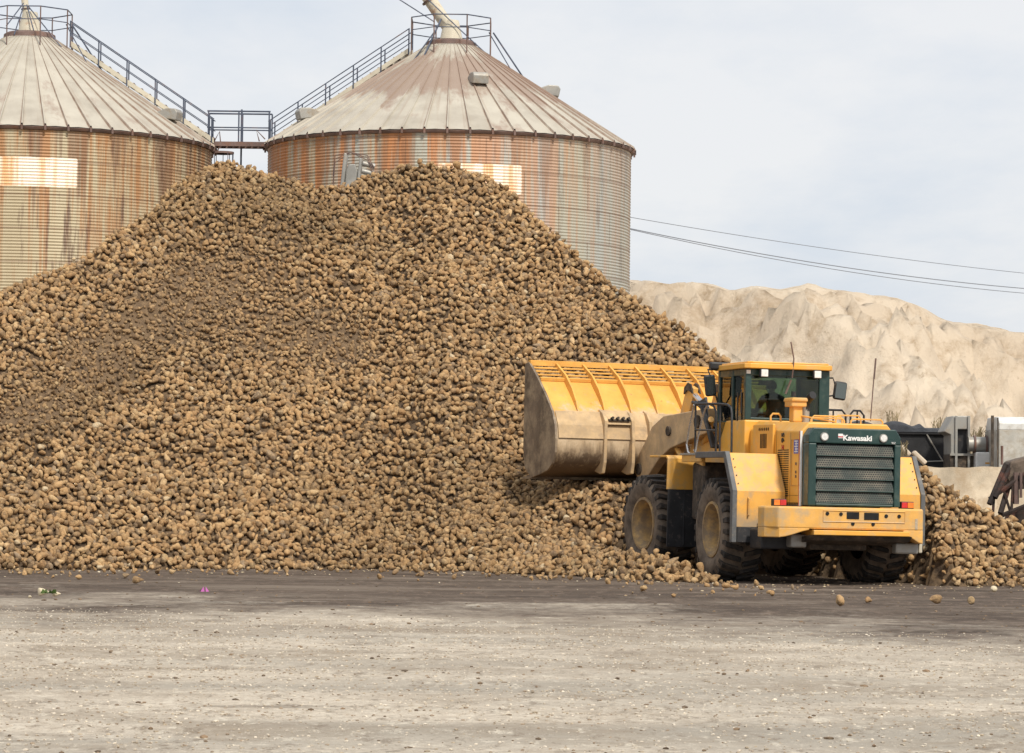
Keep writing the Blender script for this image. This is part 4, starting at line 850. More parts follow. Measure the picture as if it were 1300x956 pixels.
# engine hood
def sec(y, top): return [(-.75, y, 1.41), (-.75, y, top-.17), (-.60, y, top), (.92, y, top), (1.06, y, top-.17), (1.06, y, 1.41)]
hood = MB().loft(sec(.86, 3.0), sec(-1.93, 2.93)).build('engine_hood', 'yellow_clean', LD, False, .025)
b = MB(); b.box(-.80, -.745, -.55, .55, 2.36, 2.92); b.build('air_vent_panel', 'yellow_clean', hood, False, .015)
b = MB(); q0, q1 = rx(963, 546, -.803), rx(972, 568, -.803)
for i in range(5): y_ = q1.y+.06+(q0.y-q1.y-.1)*i/4; b.box(-.806, -.79, y_-.02, y_+.02, 2.47, 2.74)
for i in range(6): y_ = -.33+.1*i; b.box(-.806, -.79, y_, y_+.045, 2.8, 2.85, Matrix.Rotation(.5, 3, 'X'))
b.build('vent_slot', 'dark_in', hood)
b = MB()
for i in range(22):
    z_ = 2.42-i*.04
    for (ya, yb) in ((-1.30, -1.02), (-.98, -.72)): b.box(-.757, -.745, ya, yb, z_, z_+.017)
b.build('louvre', 'dark_in', hood)
b = MB()      # raised door outline and seams
for (ya, yb, za, zb) in ((-1.86, -1.45, 1.78, 2.62),):
    b.tube([(-.757, ya, za), (-.757, yb, za), (-.757, yb, zb), (-.757, ya, zb)], .012, 5, True)
b.build('door_handle_bar', 'yellow_dusty', hood)
b = MB(); b.box(-.753, -.748, -1.93, .86, 1.595, 1.60); b.box(-.753, -.748, -.64, -.632, 1.41, 2.8); b.box(-.753, -.748, -1.40, -1.393, 1.41, 2.75); b.build('panel_seam', 'dark_in', hood)
for z_ in (2.0, 1.92, 2.15): MB().box(-.762, -.748, -1.72, -1.68, z_, z_+.05).build('latch', 'rustrail', hood)
b = MB(); b.box(-.757, -.748, -1.82, -1.58, 2.36, 2.62); d_ = b.build('sticker', 'blue', hood); d_['label'] = 'blue sticker with white marks'
b = MB()
for i in range(5): b.box(-.760, -.756, -1.79+.0, -1.62-.03*(i % 2), 2.385+.048*i, 2.385+.048*i+.022)
b.box(-.760, -.756, -1.72, -1.69, 2.38, 2.6); b.build('sticker_mark', 'white', hood)
text_mesh('model_lettering', '95', .20, 'black', hood, (-.756, -.99, 2.66), (PI/2, -PI/2, -PI/2), bold=.004)
text_mesh('model_lettering', 'Z', .13, 'red', hood, (-.756, -.99, 2.48), (PI/2, -PI/2, -PI/2), bold=.004)
b = MB(); b.loft([(-.735, -1.95, 1.41), (-.775, -1.95, 1.41), (-.775, -1.95, 2.77), (-.735, -1.95, 2.77)], [(-.735, -1.97, 1.41), (-.775, -1.97, 1.41), (-.775, -1.97, 2.77), (-.735, -1.97, 2.77)]); b.build('white_pinstripe', 'white', hood)
b = MB(); b.box(-.778, -.74, -1.945, -1.925, 1.41, 2.77); b.build('red_pinstripe', 'red', hood)
# grab rails on the hood
def loop(x0, x1, y_, z0, h_): return [(x0, y_, z0), (x0, y_, z0+h_*.7), (x0+.04, y_, z0+h_), (x1-.04, y_, z0+h_), (x1, y_, z0+h_*.7), (x1, y_, z0)]
for pth, r_ in ((loop(-.48, .17, -1.7, 2.9, .12), .015), (loop(.30, .92, -1.7, 2.9, .12), .015), (loop(-.05, .55, -.6, 2.95, .14), .015), (loop(.5, 1.0, -.4, 2.95, .17), .015), (loop(-.45, -.25, .55, 2.98, .16), .02), ([(-.1, .3, 3.13), (.35, -.8, 2.98)], .018)):
    MB().tube(pth, r_, 6).build('hood_rail', 'yellow', LD, True)

# green grille housing
def ring(y): return [(-.73, y, 1.42), (-.73, y, 2.70), (-.64, y, 2.83), (.95, y, 2.83), (1.05, y, 2.68), (1.05, y, 1.42)]
b = MB(); b.prism([(-.73, 1.42), (-.73, 2.55), (-.58, 2.55), (-.58, 1.42)], 'y', -2.30, -1.97); b.prism([(.93, 1.42), (.93, 2.55), (1.05, 2.55), (1.05, 1.42)], 'y', -2.30, -1.97)
b.prism([(-.73, 2.551), (-.73, 2.70), (-.64, 2.83), (.95, 2.83), (1.05, 2.68), (1.05, 2.551)], 'y', -2.29, -1.97); b.box(-.579, .929, -2.28, -1.97, 1.42, 1.47)
gh = b.build('grille_housing', 'green', LD, False, .02)
MB().box(-.57, .92, -2.08, -2.0, 1.47, 2.55).build('backing', 'dark_in', gh)
for i in range(5):
    z0 = 1.475+i*.213; Rr_ = [(-.575, -2.272, z0+.012), (.925, -2.272, z0+.012), (.90, -2.235, z0+.200), (-.54, -2.235, z0+.200)]
    b = MB(); b.loft(Rr_, [(x_, y_+.02, z_) for x_, y_, z_ in Rr_]); b.build('grille_screen', 'perf', gh)
    b = MB(); b.box(-.575, .925, -2.285, -2.15, z0-.002, z0+.012); b.hull([(-.575, -2.28, z0+.026), (-.5, -2.185, z0+.2), (-.575, -2.185, z0+.2)], [(0, 1, 2)]); b.hull([(.925, -2.28, z0+.026), (.86, -2.185, z0+.2), (.925, -2.185, z0+.2)], [(0, 1, 2)]); b.build('grille_slat', 'green', gh, False, .004)
for x_ in (-.44, .70):
    b = MB(); b.cyl((x_, -2.33, 2.67), (x_, -2.28, 2.67), .075, .08, 20); lb = b.build('work_lamp', 'galv', gh, True)
    MB().cyl((x_, -2.336, 2.67), (x_, -2.329, 2.67), .06, .06, 20).build('lens', 'lamp', lb, True)
text_mesh('brand_lettering', 'Kawasaki', .135, 'white', gh, (.20, -2.300, 2.655), (PI/2, 0, 0), bold=.0045, sx=1.12)
b = MB(); b.box(-.17, -.08, -2.298, -2.288, 2.65, 2.73); b.build('badge', 'white', gh); MB().box(-.17, -.08, -2.302, -2.297, 2.665, 2.685).build('badge_stripe', 'red', gh)
text_mesh('grille_lettering', '95Z', .05, 'white', gh, (.90, -2.300, 2.585), (PI/2, 0, 0))

# counterweight bumper
b = MB(); out = [(-1.60, -2.05), (-1.56, -2.3), (-1.40, -2.6), (1.38, -2.6), (1.46, -2.3), (1.50, -2.0), (1.3, -1.85), (-1.3, -1.85)]
b.prism(out, 'z', 1.0, 1.40); bp = b.build('counterweight', 'yellow_dusty', LD, False, .035)
for sg in (-1, 1):     # drooping ends with the curved underside
    b = MB(); xs2 = [(.80, .985), (.95, .95), (1.1, .90), (1.25, .86), (1.385, .84)] if sg < 0 else [(1.0, .985), (1.08, .92), (1.2, .85), (1.3, .79), (1.385, .765)]
    poly = [(sg*x_, z_) for x_, z_ in xs2]+[(sg*1.385, 1.02), (sg*xs2[0][0], 1.02)]; b.prism(poly, 'y', -2.592, -2.1)
    e_ = (1.455, 1.495) if sg > 0 else (1.555, 1.595); b.prism([(sg*1.38, -2.585), (sg*e_[0], -2.3), (sg*e_[1], -2.05), (sg*1.3, -2.05)], 'z', .77 if sg > 0 else .84, 1.02); b.build('bumper_end', 'yellow_dusty', LD, False, .02)
b = MB(); b.prism([(-2.66, .985), (-2.66, .90), (-2.0, .84), (-2.0, .99)], 'x', -.74, 1.10); b.build('towing_step', 'yellow_clean', LD, False, .01)
b = MB(); b.prism([(-2.62, .895), (-2.5, .80), (-2.0, .72), (-2.0, .835)], 'x', -.82, 1.16); b.build('shaded_under_plate', 'frame', LD)  # yellow underside in shadow, its shade painted in as grime brown
b = MB(); P4 = [(-.55, -2.604, 1.14), (1.02, -2.604, 1.14), (1.02, -2.604, 1.34), (-.55, -2.604, 1.34)]; b.tube(P4, .011, 5, True); b.build('panel_rim', 'yellow', bp)
for (cx_, cz_) in ((-.47, 1.285), (-.21, 1.28), (.66, 1.26), (.91, 1.26), (.02, 1.11), (.41, 1.11)):
    h_ = MB().cyl((cx_, -2.612, cz_), (cx_, -2.598, cz_), .034, .034, 16).build('bolt_hole', 'dark_in', bp)
b = MB(); b.box(-.10, .14, -2.612, -2.597, 1.195, 1.32); b.box(.235, .52, -2.612, -2.597, 1.185, 1.315); b.build('tow_slot', 'dark_in', bp, False, .01)
MB().box(1.22, 1.27, -2.606, -2.599, 1.03, 1.22).build('white_scrape', 'concrete', bp)
for sg in (-1, 1):
    x0 = -1.36 if sg < 0 else 1.10; w = MB(); w.box(x0, x0+.25, -2.22, -2.08, 1.40, 1.53); tl = w.build('tail_light', 'black', LD, False, .01)
    a_, c_ = (x0+.01, x0+.12), (x0+.125, x0+.24)
    if sg > 0: a_, c_ = c_, a_
    MB().box(a_[0], a_[1], -2.235, -2.215, 1.415, 1.515).build('orange_lens', 'orange', tl, False, .005); MB().box(c_[0], c_[1], -2.236, -2.216, 1.415, 1.515).build('red_lens', 'red', tl, False, .005)
# rear fenders
for sg, xi, xo in ((-1, -.78, -1.72), (1, 1.08, 1.88)):
    b = MB(); f0 = [(.95, 2.36), (-.78, 2.36), (-1.24, 1.66), (-1.24, 1.0), (-1.20, 1.0), (-1.20, 1.64), (-.75, 2.32), (.95, 2.32)]
    lo, hi = min(xi, xo), max(xi, xo); b.prism(f0, 'x', lo, hi); fd = b.build('rear_fender', 'yellow', LD, False, .008)
    e0, e1 = (xo-.06, xo+.0) if sg < 0 else (xo, xo+.06)
    b = MB(); f1 = [(.95, 2.385), (-.80, 2.385), (-1.27, 1.67), (-1.27, .72), (-1.13, .72), (-1.13, 1.62), (-.70, 2.27), (.95, 2.27)]; b.prism([(p[0], p[1]) for p in f1], 'x', e0-.03*(sg < 0), e1+.03*(sg > 0)); b.build('rubber_edge', 'edge', fd, False, .01)
    b = MB(); b.box(lo+.02, hi-.02, -1.235, -1.205, .72, 1.0); b.build('mudflap', 'rubberflap', fd, False, .01)
    b = MB(); 
    for (y_, z_) in ((-.84, 2.2), (-.94, 2.05), (-1.04, 1.9), (-1.14, 1.75)): b.cyl(((xo-.05*sg), y_-.0, z_+.03), ((xo-.05*sg), y_-.035, z_+.05), .012, .012, 6)
    b.build('fender_bolt', 'black', fd)
    if sg < 0:
        b = MB(); b.tube([(-1.50, -1.25, 1.2), (-1.50, -1.30, 1.22), (-1.50, -1.30, 1.52), (-1.50, -1.25, 1.54)], .014, 6); b.build('grab_handle', 'yellow', fd)
        b = MB(); b.box(-1.25, -1.0, -1.42, -1.25, 1.06, 1.13); b.box(-1.22, -1.16, -1.45, -1.3, 1.1, 1.28); b.box(-1.08, -.98, -1.45, -1.3, 1.14, 1.24); b.cyl((-1.3, -1.38, 1.18), (-.95, -1.38, 1.18), .03, .03, 8); b.build('step_bracket', 'rustrail', LD, False, .01)
b = MB(); b.box(-1.5, -.9, -2.0, -1.35, .62, .98); b.build('battery_box', 'black', LD, False, .03)
b = MB(); b.box(-1.02, -.72, -2.25, -1.95, .66, .9); b.build('side_tank', 'galv', LD, False, .03)
b = MB(); b.box(.98, 1.42, -2.3, -2.1, .58, .78); b.build('rear_flap', 'galv', LD, False, .03)
b = MB(); b.box(1.43, 1.50, -2.3, -2.15, .60, .80); b.build('rear_bracket', 'cream', LD, False, .02)

# left platform, ladder and railings
b = MB(); b.box(-1.72, -.86, .55, 2.15, 2.33, 2.37); b.build('side_platform', 'galv', LD, False, .006)
b = MB(); b.box(-1.70, -1.62, .9, 2.1, 2.2, 2.33); b.prism([(.95, 2.33), (.95, 2.12), (1.5, 2.2), (1.9, 2.2), (2.1, 2.33)], 'x', -1.66, -1.60); b.build('platform_skirt', 'yellow_dusty', LD, False, .01)
b = MB(); b.box(-1.55, -.9, 1.15, 1.9, 1.1, 2.2); b.build('fuel_tank', 'frame', LD, False, .06)
X6 = -1.66
def path(l): return [rx(a_, c_, X6) for a_, c_ in l]
b = MB(); b.tube(path([(879, 515), (873, 545), (870, 565), (872, 575), (877, 580), (881, 577), (880, 572)]), .02, 8); b.tube(path([(881, 576), (884, 557), (890, 530), (893, 520), (897, 516)]), .018, 8); b.build('bright_handrail', 'chrome', LD, True)
b = MB(); b.tube(path([(880, 514), (895, 513.5), (912, 514), (922, 515), (926, 519), (927, 526), (927, 576)]), .021, 8)
b.tube(path([(881, 515), (881, 577)]), .021, 8); b.tube(path([(907, 575), (907, 524), (904, 517), (898, 514)]), .021, 8); b.tube(path([(912, 514), (912, 574)]), .021, 8); b.tube(path([(881, 547), (907, 547.5)]), .018, 8)
b.tube(path([(898, 514), (901, 514)]), .02, 8); b.build('black_handrail', 'black', LD, True)
b = MB()
for i in range(5):
    x_ = -.98-.03*i; b.tube([(x_, 2.9+.1*i, 3.4), (x_-.02, 2.7, 3.1+.05*i), (x_, 2.5-.05*i, 2.8), (x_+.05, 2.2, 2.5)], .035, 6)
b.build('hydraulic_hose', 'black', LD, True)
b = MB(); b.box(.92, 1.75, .7, 2.2, 2.33, 2.37); b.build('side_platform', 'galv', LD)
b = MB(); yy = 2.0
def rl(x0, x1): return [(x0, yy, 2.37), (x0, yy, 3.22), (x0+.06, yy, 3.29), (x1-.08, yy, 3.29), (x1, yy, 3.2), (x1, yy, 2.37)]
b.tube(rl(.95, 1.62), .022, 8); b.tube(rl(1.72, 2.0), .022, 8); b.tube([(1.36, yy, 3.28), (1.36, yy, 2.4)], .018, 8); b.tube([(1.86, yy, 3.28), (1.86, yy, 2.4)], .018, 8); b.build('black_handrail', 'black', LD, True)

# cab
x0, x1, y0, y1 = -.84, .86, .9, 2.55
b = MB(); b.prism([(-.86, 2.35), (-.86, 3.02), (.88, 3.02), (.88, 2.35)], 'y', .87, 2.5); cab = b.build('cab_base', 'yellow_clean', LD, False, .03)
b = MB(); b.cyl((-.868, 1.62, 2.86), (-.85, 1.62, 2.86), .035, .035, 12); b.build('filler_cap', 'black', cab)
b = MB(); z0, z1 = 3.02, 4.0
def post(xa, xb, ya, yb): b.box(xa, xb, ya, yb, z0, z1)
post(x0, x0+.12, y0, y0+.13); post(x1-.21, x1, y0, y0+.16); post(x0, x0+.09, y1-.1, y1); post(x1-.09, x1, y1-.1, y1); post(x0, x0+.07, 1.66, 1.76)
b.box(x0+.1, x1-.1, y0+.01, y0+.07, z1-.13, z1-.001); b.box(x0+.1, x1-.1, y0+.01, y0+.07, z0, z0+.05); b.box(x0+.01, x0+.07, y0+.1, y1-.1, z1-.13, z1-.001); b.box(x1-.07, x1-.01, y0+.1, y1-.1, z1-.13, z1-.001)
b.box(x0+.05, x1-.05, y1-.08, y1-.02, z1-.1, z1); b.prism([(y1-.02, 3.6), (y1+.0, 2.55), (y1-.25, 2.6), (y1-.62, 3.02), (y1-.1, 3.02)], 'x', x0-.02, x0+.05)
b.build('cab_frame', 'green', LD, False, .015)
b = MB(); rp_ = [(-.90, .82), (-.80, .75), (.80, .75), (.88, .82), (.88, 2.60), (-.90, 2.60)]; b.prism(rp_, 'z', 4.0, 4.10); b.prism([(x_*.93, .06+y_*.96) for x_, y_ in rp_], 'z', 4.10, 4.135); b.build('cab_roof', 'yellow_clean', LD, False, .025)
MB().box(x0+.12, x1-.21, y0+.035, y0+.045, z0+.05, z1-.13).build('rear_window', 'glass', LD)
MB().box(x0+.035, x0+.045, y0+.13, 1.66, z0, z1-.13).build('side_window', 'glass', LD)
MB().box(x0+.035, x0+.045, 1.76, y1-.1, z0, z1-.13).build('side_window', 'glass', LD)
MB().box(x1-.045, x1-.035, y0+.16, y1-.1, z0, z1-.13).build('side_window', 'glass', LD)
MB().box(x0+.09, x1-.09, y1-.05, y1-.04, z0-.3, z1-.1).build('windscreen', 'glass', LD)
b = MB(); b.box(x0-.02, x0+.0, 1.3, 1.34, 3.0, 3.55); b.tube([(x0-.05, 1.0, 3.15), (x0-.05, 1.0, 3.6)], .012, 6); b.build('door_handle', 'black', LD)
b = MB(); b.box(x0+.01, x0+.09, y0-.015, y0, 3.9, 3.97); b.build('marker_lamp', 'white', LD)
for x_, z_ in ((-.52, 3.925), (.555, 3.93)):
    b = MB(); b.box(x_-.09, x_+.09, .74, .83, z_-.1, z_+.075); lb = b.build('work_lamp', 'black', LD, False, .03); b = MB(); b.box(x_-.068, x_+.068, .728, .742, z_-.078, z_+.055); b.build('lens', 'lamp', lb, False, .02)
b = MB(); b.box(-.55, .45, 2.3, 2.45, 3.02, 3.2); b.box(.25, .5, 1.9, 2.3, 3.0, 3.1); b.build('dashboard', 'seat', LD, False, .03)
b = MB(); c_ = Vector((-.56, 2.02, 3.24)); b.tube([c_+Vector((.19*math.cos(a_), .10*math.sin(a_), .19*math.sin(a_)*.8)) for a_ in [2*PI*i/24 for i in range(24)]], .022, 6, True)
b.tube([c_+Vector((-.18, 0, 0)), c_+Vector((.18, 0, 0))], .014, 5); b.tube([c_, (-.56, 2.3, 3.0)], .03, 6); b.build('steering_wheel', 'black', LD, True)
b = MB(); b.box(-.26, .24, 1.35, 1.85, 2.72, 2.86); b.box(-.24, .22, 1.28, 1.40, 2.86, 3.46); b.box(-.2, .18, 1.4, 1.7, 2.36, 2.72); b.box(.24, .31, 1.35, 1.75, 2.98, 3.05); b.build('driver_seat', 'seat', LD, False, .04)
b = MB(); b.box(-.07, .25, 2.32, 2.36, 3.74, 3.84); b.build('sun_visor', 'black', LD, False, .01)
# intake and exhaust on the hood
b = MB(); q = ry(1009, 520, .2); b.box(-.17, .02, .07, .33, 2.98, 3.30); b.build('air_intake', 'yellow', LD, False, .03)
b = MB(); b.box(-.235, .07, .0, .40, 3.27, 3.42); b.prism([(-.25, 3.37), (.085, 3.37), (.065, 3.44), (-.23, 3.44)], 'y', -.04, .44); b.build('pre_cleaner', 'yellow_dusty', LD, False, .02)
MB().cyl((-.13, .2, 3.46), (-.13, .2, 3.56), .04, .045, 10).build('intake_knob', 'black', LD, True)
b = MB(); b.cyl((.13, .25, 2.95), (.14, .25, 3.30), .075, .075, 16); b.build('exhaust_sleeve', 'galv', LD, True)
b = MB(); b.tube([(.14, .25, 3.2), (.15, .24, 3.36), (.19, .16, 3.46), (.21, .06, 3.50)], .075, 14); b.build('exhaust_pipe', 'black', LD, True)
# mirrors
for side in (-1, 1):
    if side < 0: c_ = ry(900, 490, 2.3); arm = [(-.85, 2.45, 4.02), tuple(ry(896, 470, 2.35)), tuple(ry(900, 480, 2.3))]; arm2 = [tuple(ry(905, 498, 2.3)), (-.86, 2.4, 3.3)]; sz = (.115, .21)
    else: c_ = ry(1065, 495, 1.9); arm = [(.86, 2.1, 3.90), tuple(ry(1055, 479, 1.9)), tuple(ry(1058, 488, 1.9))]; arm2 = [tuple(ry(1058, 501, 1.9)), (.86, 2.1, 3.50)]; sz = (.135, .18)
    b = MB(); w_, h_ = sz; b.box(c_.x-w_, c_.x+w_, c_.y-.0, c_.y+.09, c_.z-h_, c_.z+h_, Matrix.Rotation(.12*side, 3, 'Y')); mr = b.build('side_mirror', 'black', LD, False, .045)
    b = MB(); b.box(c_.x-w_+.03, c_.x+w_-.03, c_.y-.008, c_.y+.0, c_.z-h_+.03, c_.z+h_-.03, Matrix.Rotation(.12*side, 3, 'Y')); b.build('mirror_glass', 'mirror', mr)
    b = MB(); b.tube(arm, .016, 6); b.tube(arm2, .016, 6); b.build('mirror_arm', 'black', mr)
c_ = ry(911, 465, 2.4); b = MB(); b.box(c_.x-.2, c_.x+.2, 2.34, 2.5, c_.z-.075, c_.z+.07); b.box(c_.x+.1, -.84, 2.42, 2.5, c_.z-.1, c_.z-.04); b.build('front_work_lamp', 'black', LD, False, .03)
b = MB(); b.tube([tuple(ry(1003, 480, .78)), tuple(ry(1004.5, 466, .76)), tuple(ry(1005, 455, .74)), tuple(ry(1001, 434, .72))], .014, 5); b.tube([tuple(ry(1002, 482, .78)), tuple(ry(995, 500, .80))], .02, 5); b.build('antenna', 'rustrail', LD)
b = MB(); b.tube([tuple(ry(1103, 534, -.3)), tuple(ry(1106, 490, -.3)), tuple(ry(1109, 454, -.3))], .012, 5); b.tube([tuple(ry(1107, 480, -.3)), tuple(ry(1109, 454, -.3))], .018, 5); b.build('antenna', 'rustrail', LD)

# front: fenders
for sg in (-1, 1):
    lo, hi = (-1.86, -1.16) if sg < 0 else (1.16, 1.86)
    b = MB(FT); b.prism([(-1.28, 1.67), (-1.30, 2.27), (-1.22, 2.33), (-.45, 2.33), (-.45, 2.29), (-1.2, 2.29), (-1.26, 2.25), (-1.24, 1.67)], 'x', lo, hi); fd = b.build('front_fender', 'yellow', LD, False, .008)
    b = MB(FT); b.prism([(-1.25, .56), (-1.275, 1.67), (-1.245, 1.67), (-1.22, .56)], 'x', lo+.03, hi-.01); b.box(.5*(lo+hi)+.02, .5*(lo+hi)+.03, -1.285, -1.25, .6, 1.66); b.build('mudflap', 'rubberflap', fd, False, .005)
# lift arms and linkage
arm_poly = [(-.75, 3.28), (1.3, 3.16), (1.85, 2.95), (2.2, 2.62), (2.62, 2.25), (2.66, 2.02), (2.48, 1.88), (2.2, 1.87), (1.95, 1.98), (1.5, 2.28), (.95, 2.50), (.3, 2.62), (-.75, 2.80)]
for sg in (-1, 1):
    lo, hi = (-.78, -.58) if sg < 0 else (.58, .78); b = MB(FT); b.prism(arm_poly, 'x', lo, hi); am = b.build('lift_arm', 'arm', LD, False, .02)
    b = MB(FT)
    for (y_, z_, r_) in ((2.42, 2.08, .12), (-.35, 3.02, .13), (1.0, 2.85, .10)): b.cyl((sg*.56, y_, z_), (sg*.82, y_, z_), r_, r_, 16)
    b.build('pivot_pin', 'frame', am, True)
    b = MB(FT); b.cyl((sg*.66, -.6, 1.5), (sg*.66, .35, 2.1), .10, .10, 14); b.cyl((sg*.66, .35, 2.1), (sg*.66, 1.0, 2.6), .05, .05, 12); b.build('lift_cylinder', 'yellow_dusty', LD, True)
b = MB(FT); b.cyl((-.58, 1.15, 3.02), (.58, 1.15, 3.02), .14, .14, 20); b.cyl((-.56, 1.25, 2.7), (.56, 1.25, 2.7), .1, .1, 16); b.build('cross_tube', 'yellow', LD, True)
for x_ in (-.32, .32):
    b = MB(FT); b.prism([(.75, 3.72), (.95, 3.78), (1.12, 3.68), (1.45, 3.05), (1.75, 2.5), (1.62, 2.3), (1.4, 2.38), (1.1, 2.9), (.8, 3.5)], 'x', x_-.06, x_+.06); bc = b.build('bellcrank', 'yellow_dusty', LD, False, .015)
    b = MB(FT); b.prism([(.70, 3.60), (.80, 3.80), (.95, 3.84), (1.12, 3.74), (1.14, 3.6), (.98, 3.68), (.86, 3.66)], 'x', x_-.10, x_-.065); b.prism([(.70, 3.60), (.80, 3.80), (.95, 3.84), (1.12, 3.74), (1.14, 3.6), (.98, 3.68), (.86, 3.66)], 'x', x_+.065, x_+.10); b.build('link_lug', 'frame', bc, False, .01)
    b = MB(FT); b.cyl((x_, -.55, 2.95), (x_, .30, 3.35), .12, .12, 16); b.build('dump_cylinder', 'yellow', LD, True)
    b = MB(FT); b.cyl((x_, .30, 3.35), (x_, .88, 3.62), .055, .055, 12); b.build('piston_rod', 'chrome', LD, True)
    b = MB(FT); b.cyl((x_, 1.6, 2.42), (x_, 2.5, 2.75), .09, .09, 12); b.build('bucket_link', 'arm', LD, True)
b = MB(); b.tube([(-1.0, 2.45, 3.05), (-.75, 3.3, 2.75), (-.7, 3.9, 2.55)], .06, 8); b.build('yellow_strut', 'yellow', LD, True)
b = MB(FT)
for i in range(4): b.tube([(-.5-.06*i, -.9, 2.6+.1*i), (-.52-.05*i, -.5, 3.1+.07*i), (-.45, .0, 3.35+.05*i), (-.4, .5, 3.4)], .028, 6)
b.build('hydraulic_hose', 'black', LD, True)

# bucket
prof = [(3.98, 4.02), (3.47, 3.89), (3.05, 3.54), (2.69, 3.21), (2.54, 2.95), (2.47, 2.66), (2.49, 2.40), (2.62, 2.18), (2.85, 2.04), (3.2, 1.96), (3.71, 1.89), (4.10, 1.86)]
prof = prof[1:]
BW = 2.6; bk = MB(FT)
def off(pr_, d_):
    o_ = []
    for i, p in enumerate(pr_):
        a_ = Vector(pr_[max(0, i-1)]); c_ = Vector(pr_[min(len(pr_)-1, i+1)]); t_ = (c_-a_).normalized(); o_.append((p[0]+t_.y*d_*-1, p[1]+t_.x*d_))
    return o_
inner = off(prof, .045)
bk.prism(prof+inner[::-1], 'x', -BW, BW)
bucket = bk.build('bucket', 'bucket', LD, True, 0)
side = [(3.98, 4.27), (3.45, 3.90), (3.03, 3.56), (2.67, 3.22), (2.52, 2.96), (2.45, 2.66), (2.47, 2.38), (2.60, 2.16), (2.84, 2.02), (3.2, 1.94), (3.72, 1.86), (4.08, 2.06), (4.19, 2.5), (4.19, 4.23)]
for sg in (-1, 1):
    lo, hi = (-BW-.05, -BW) if sg < 0 else (BW, BW+.05); MB(FT).prism(side, 'x', lo, hi).build('side_plate', 'bucket_side', bucket, False, .008)
b = MB(FT); b.prism([(3.69, 1.84), (4.30, 1.84), (4.34, 1.875), (3.69, 1.90)], 'x', -BW-.02, BW+.02); b.build('cutting_edge', 'bucket_side', bucket)
b = MB(FT); b.prism([(3.93, 4.19), (4.05, 4.19), (4.05, 4.31), (3.93, 4.31)], 'x', -BW-.03, BW+.03); b.prism([(3.42, 3.86), (3.52, 3.88), (3.50, 3.95), (3.40, 3.93)], 'x', -BW, BW)
for i in range(1, 4):
    f_ = i/4; y_, z_ = 3.47+(3.96-3.47)*f_, 3.92+(4.22-3.92)*f_; b.box(-BW, BW, y_-.03, y_+.03, z_-.018, z_+.018)
b.build('spill_guard', 'bucket', bucket, False, .008)
for i in range(9):
    x_ = -2.6+.62+(5.2-.62*2)*(i)/8 if False else -2.6+.60*(i+.92)
    if x_ > 2.5: continue
    b = MB(FT); b.prism([(3.98, 4.20), (3.90, 4.26), (3.38, 4.00), (3.03, 3.72), (2.80, 3.45), (2.66, 3.20), (3.05, 3.545), (3.47, 3.89)], 'x', x_-.022, x_+.022); b.build('stiffener_rib', 'bucket', bucket, False, .005)
b = MB(FT); b.prism([(2.675, 3.24), (2.655, 3.20), (2.50, 2.95), (2.44, 2.68), (2.455, 2.68), (2.53, 2.96), (2.68, 3.2)], 'x', -BW+.02, BW-.02); b.build('wear_plate', 'arm', bucket)
for x_ in (-1.55, -.95, -.55, .55, .95, 1.55):
    big = abs(x_) < 1.2; b = MB(FT); b.prism([(2.75, 3.30), (2.55, 3.22), (2.40, 3.06), (2.34 if big else 2.4, 2.7), (2.34 if big else 2.42, 2.2), (2.40 if big else 2.5, 1.98), (2.62, 1.96), (2.9, 2.02), (2.6, 2.2), (2.5, 2.7), (2.6, 3.0)], 'x', x_-.035, x_+.035); b.build('hinge_ear', 'arm', bucket, False, .012)
for sg in (-1, 1):     # curved pads and the bolted bracket between them
    b = MB(FT); a_, c_ = sorted((sg*.95, sg*1.55)); b.prism([(2.70, 3.28), (2.52, 3.16), (2.43, 2.98), (2.46, 2.98), (2.56, 3.12), (2.72, 3.24)], 'x', a_, c_); b.build('pad_plate', 'arm', bucket, False, .006)
    b = MB(FT); 
    for k_ in range(4): xx_ = sg*(1.05+.12*k_); b.cyl((xx_, 2.46, 3.10), (xx_, 2.38, 3.12), .03, .03, 8)
    b.box(min(sg*1.0, sg*1.48), max(sg*1.0, sg*1.48), 2.42, 2.5, 3.05, 3.09); b.build('bolted_bracket', 'frame', bucket)

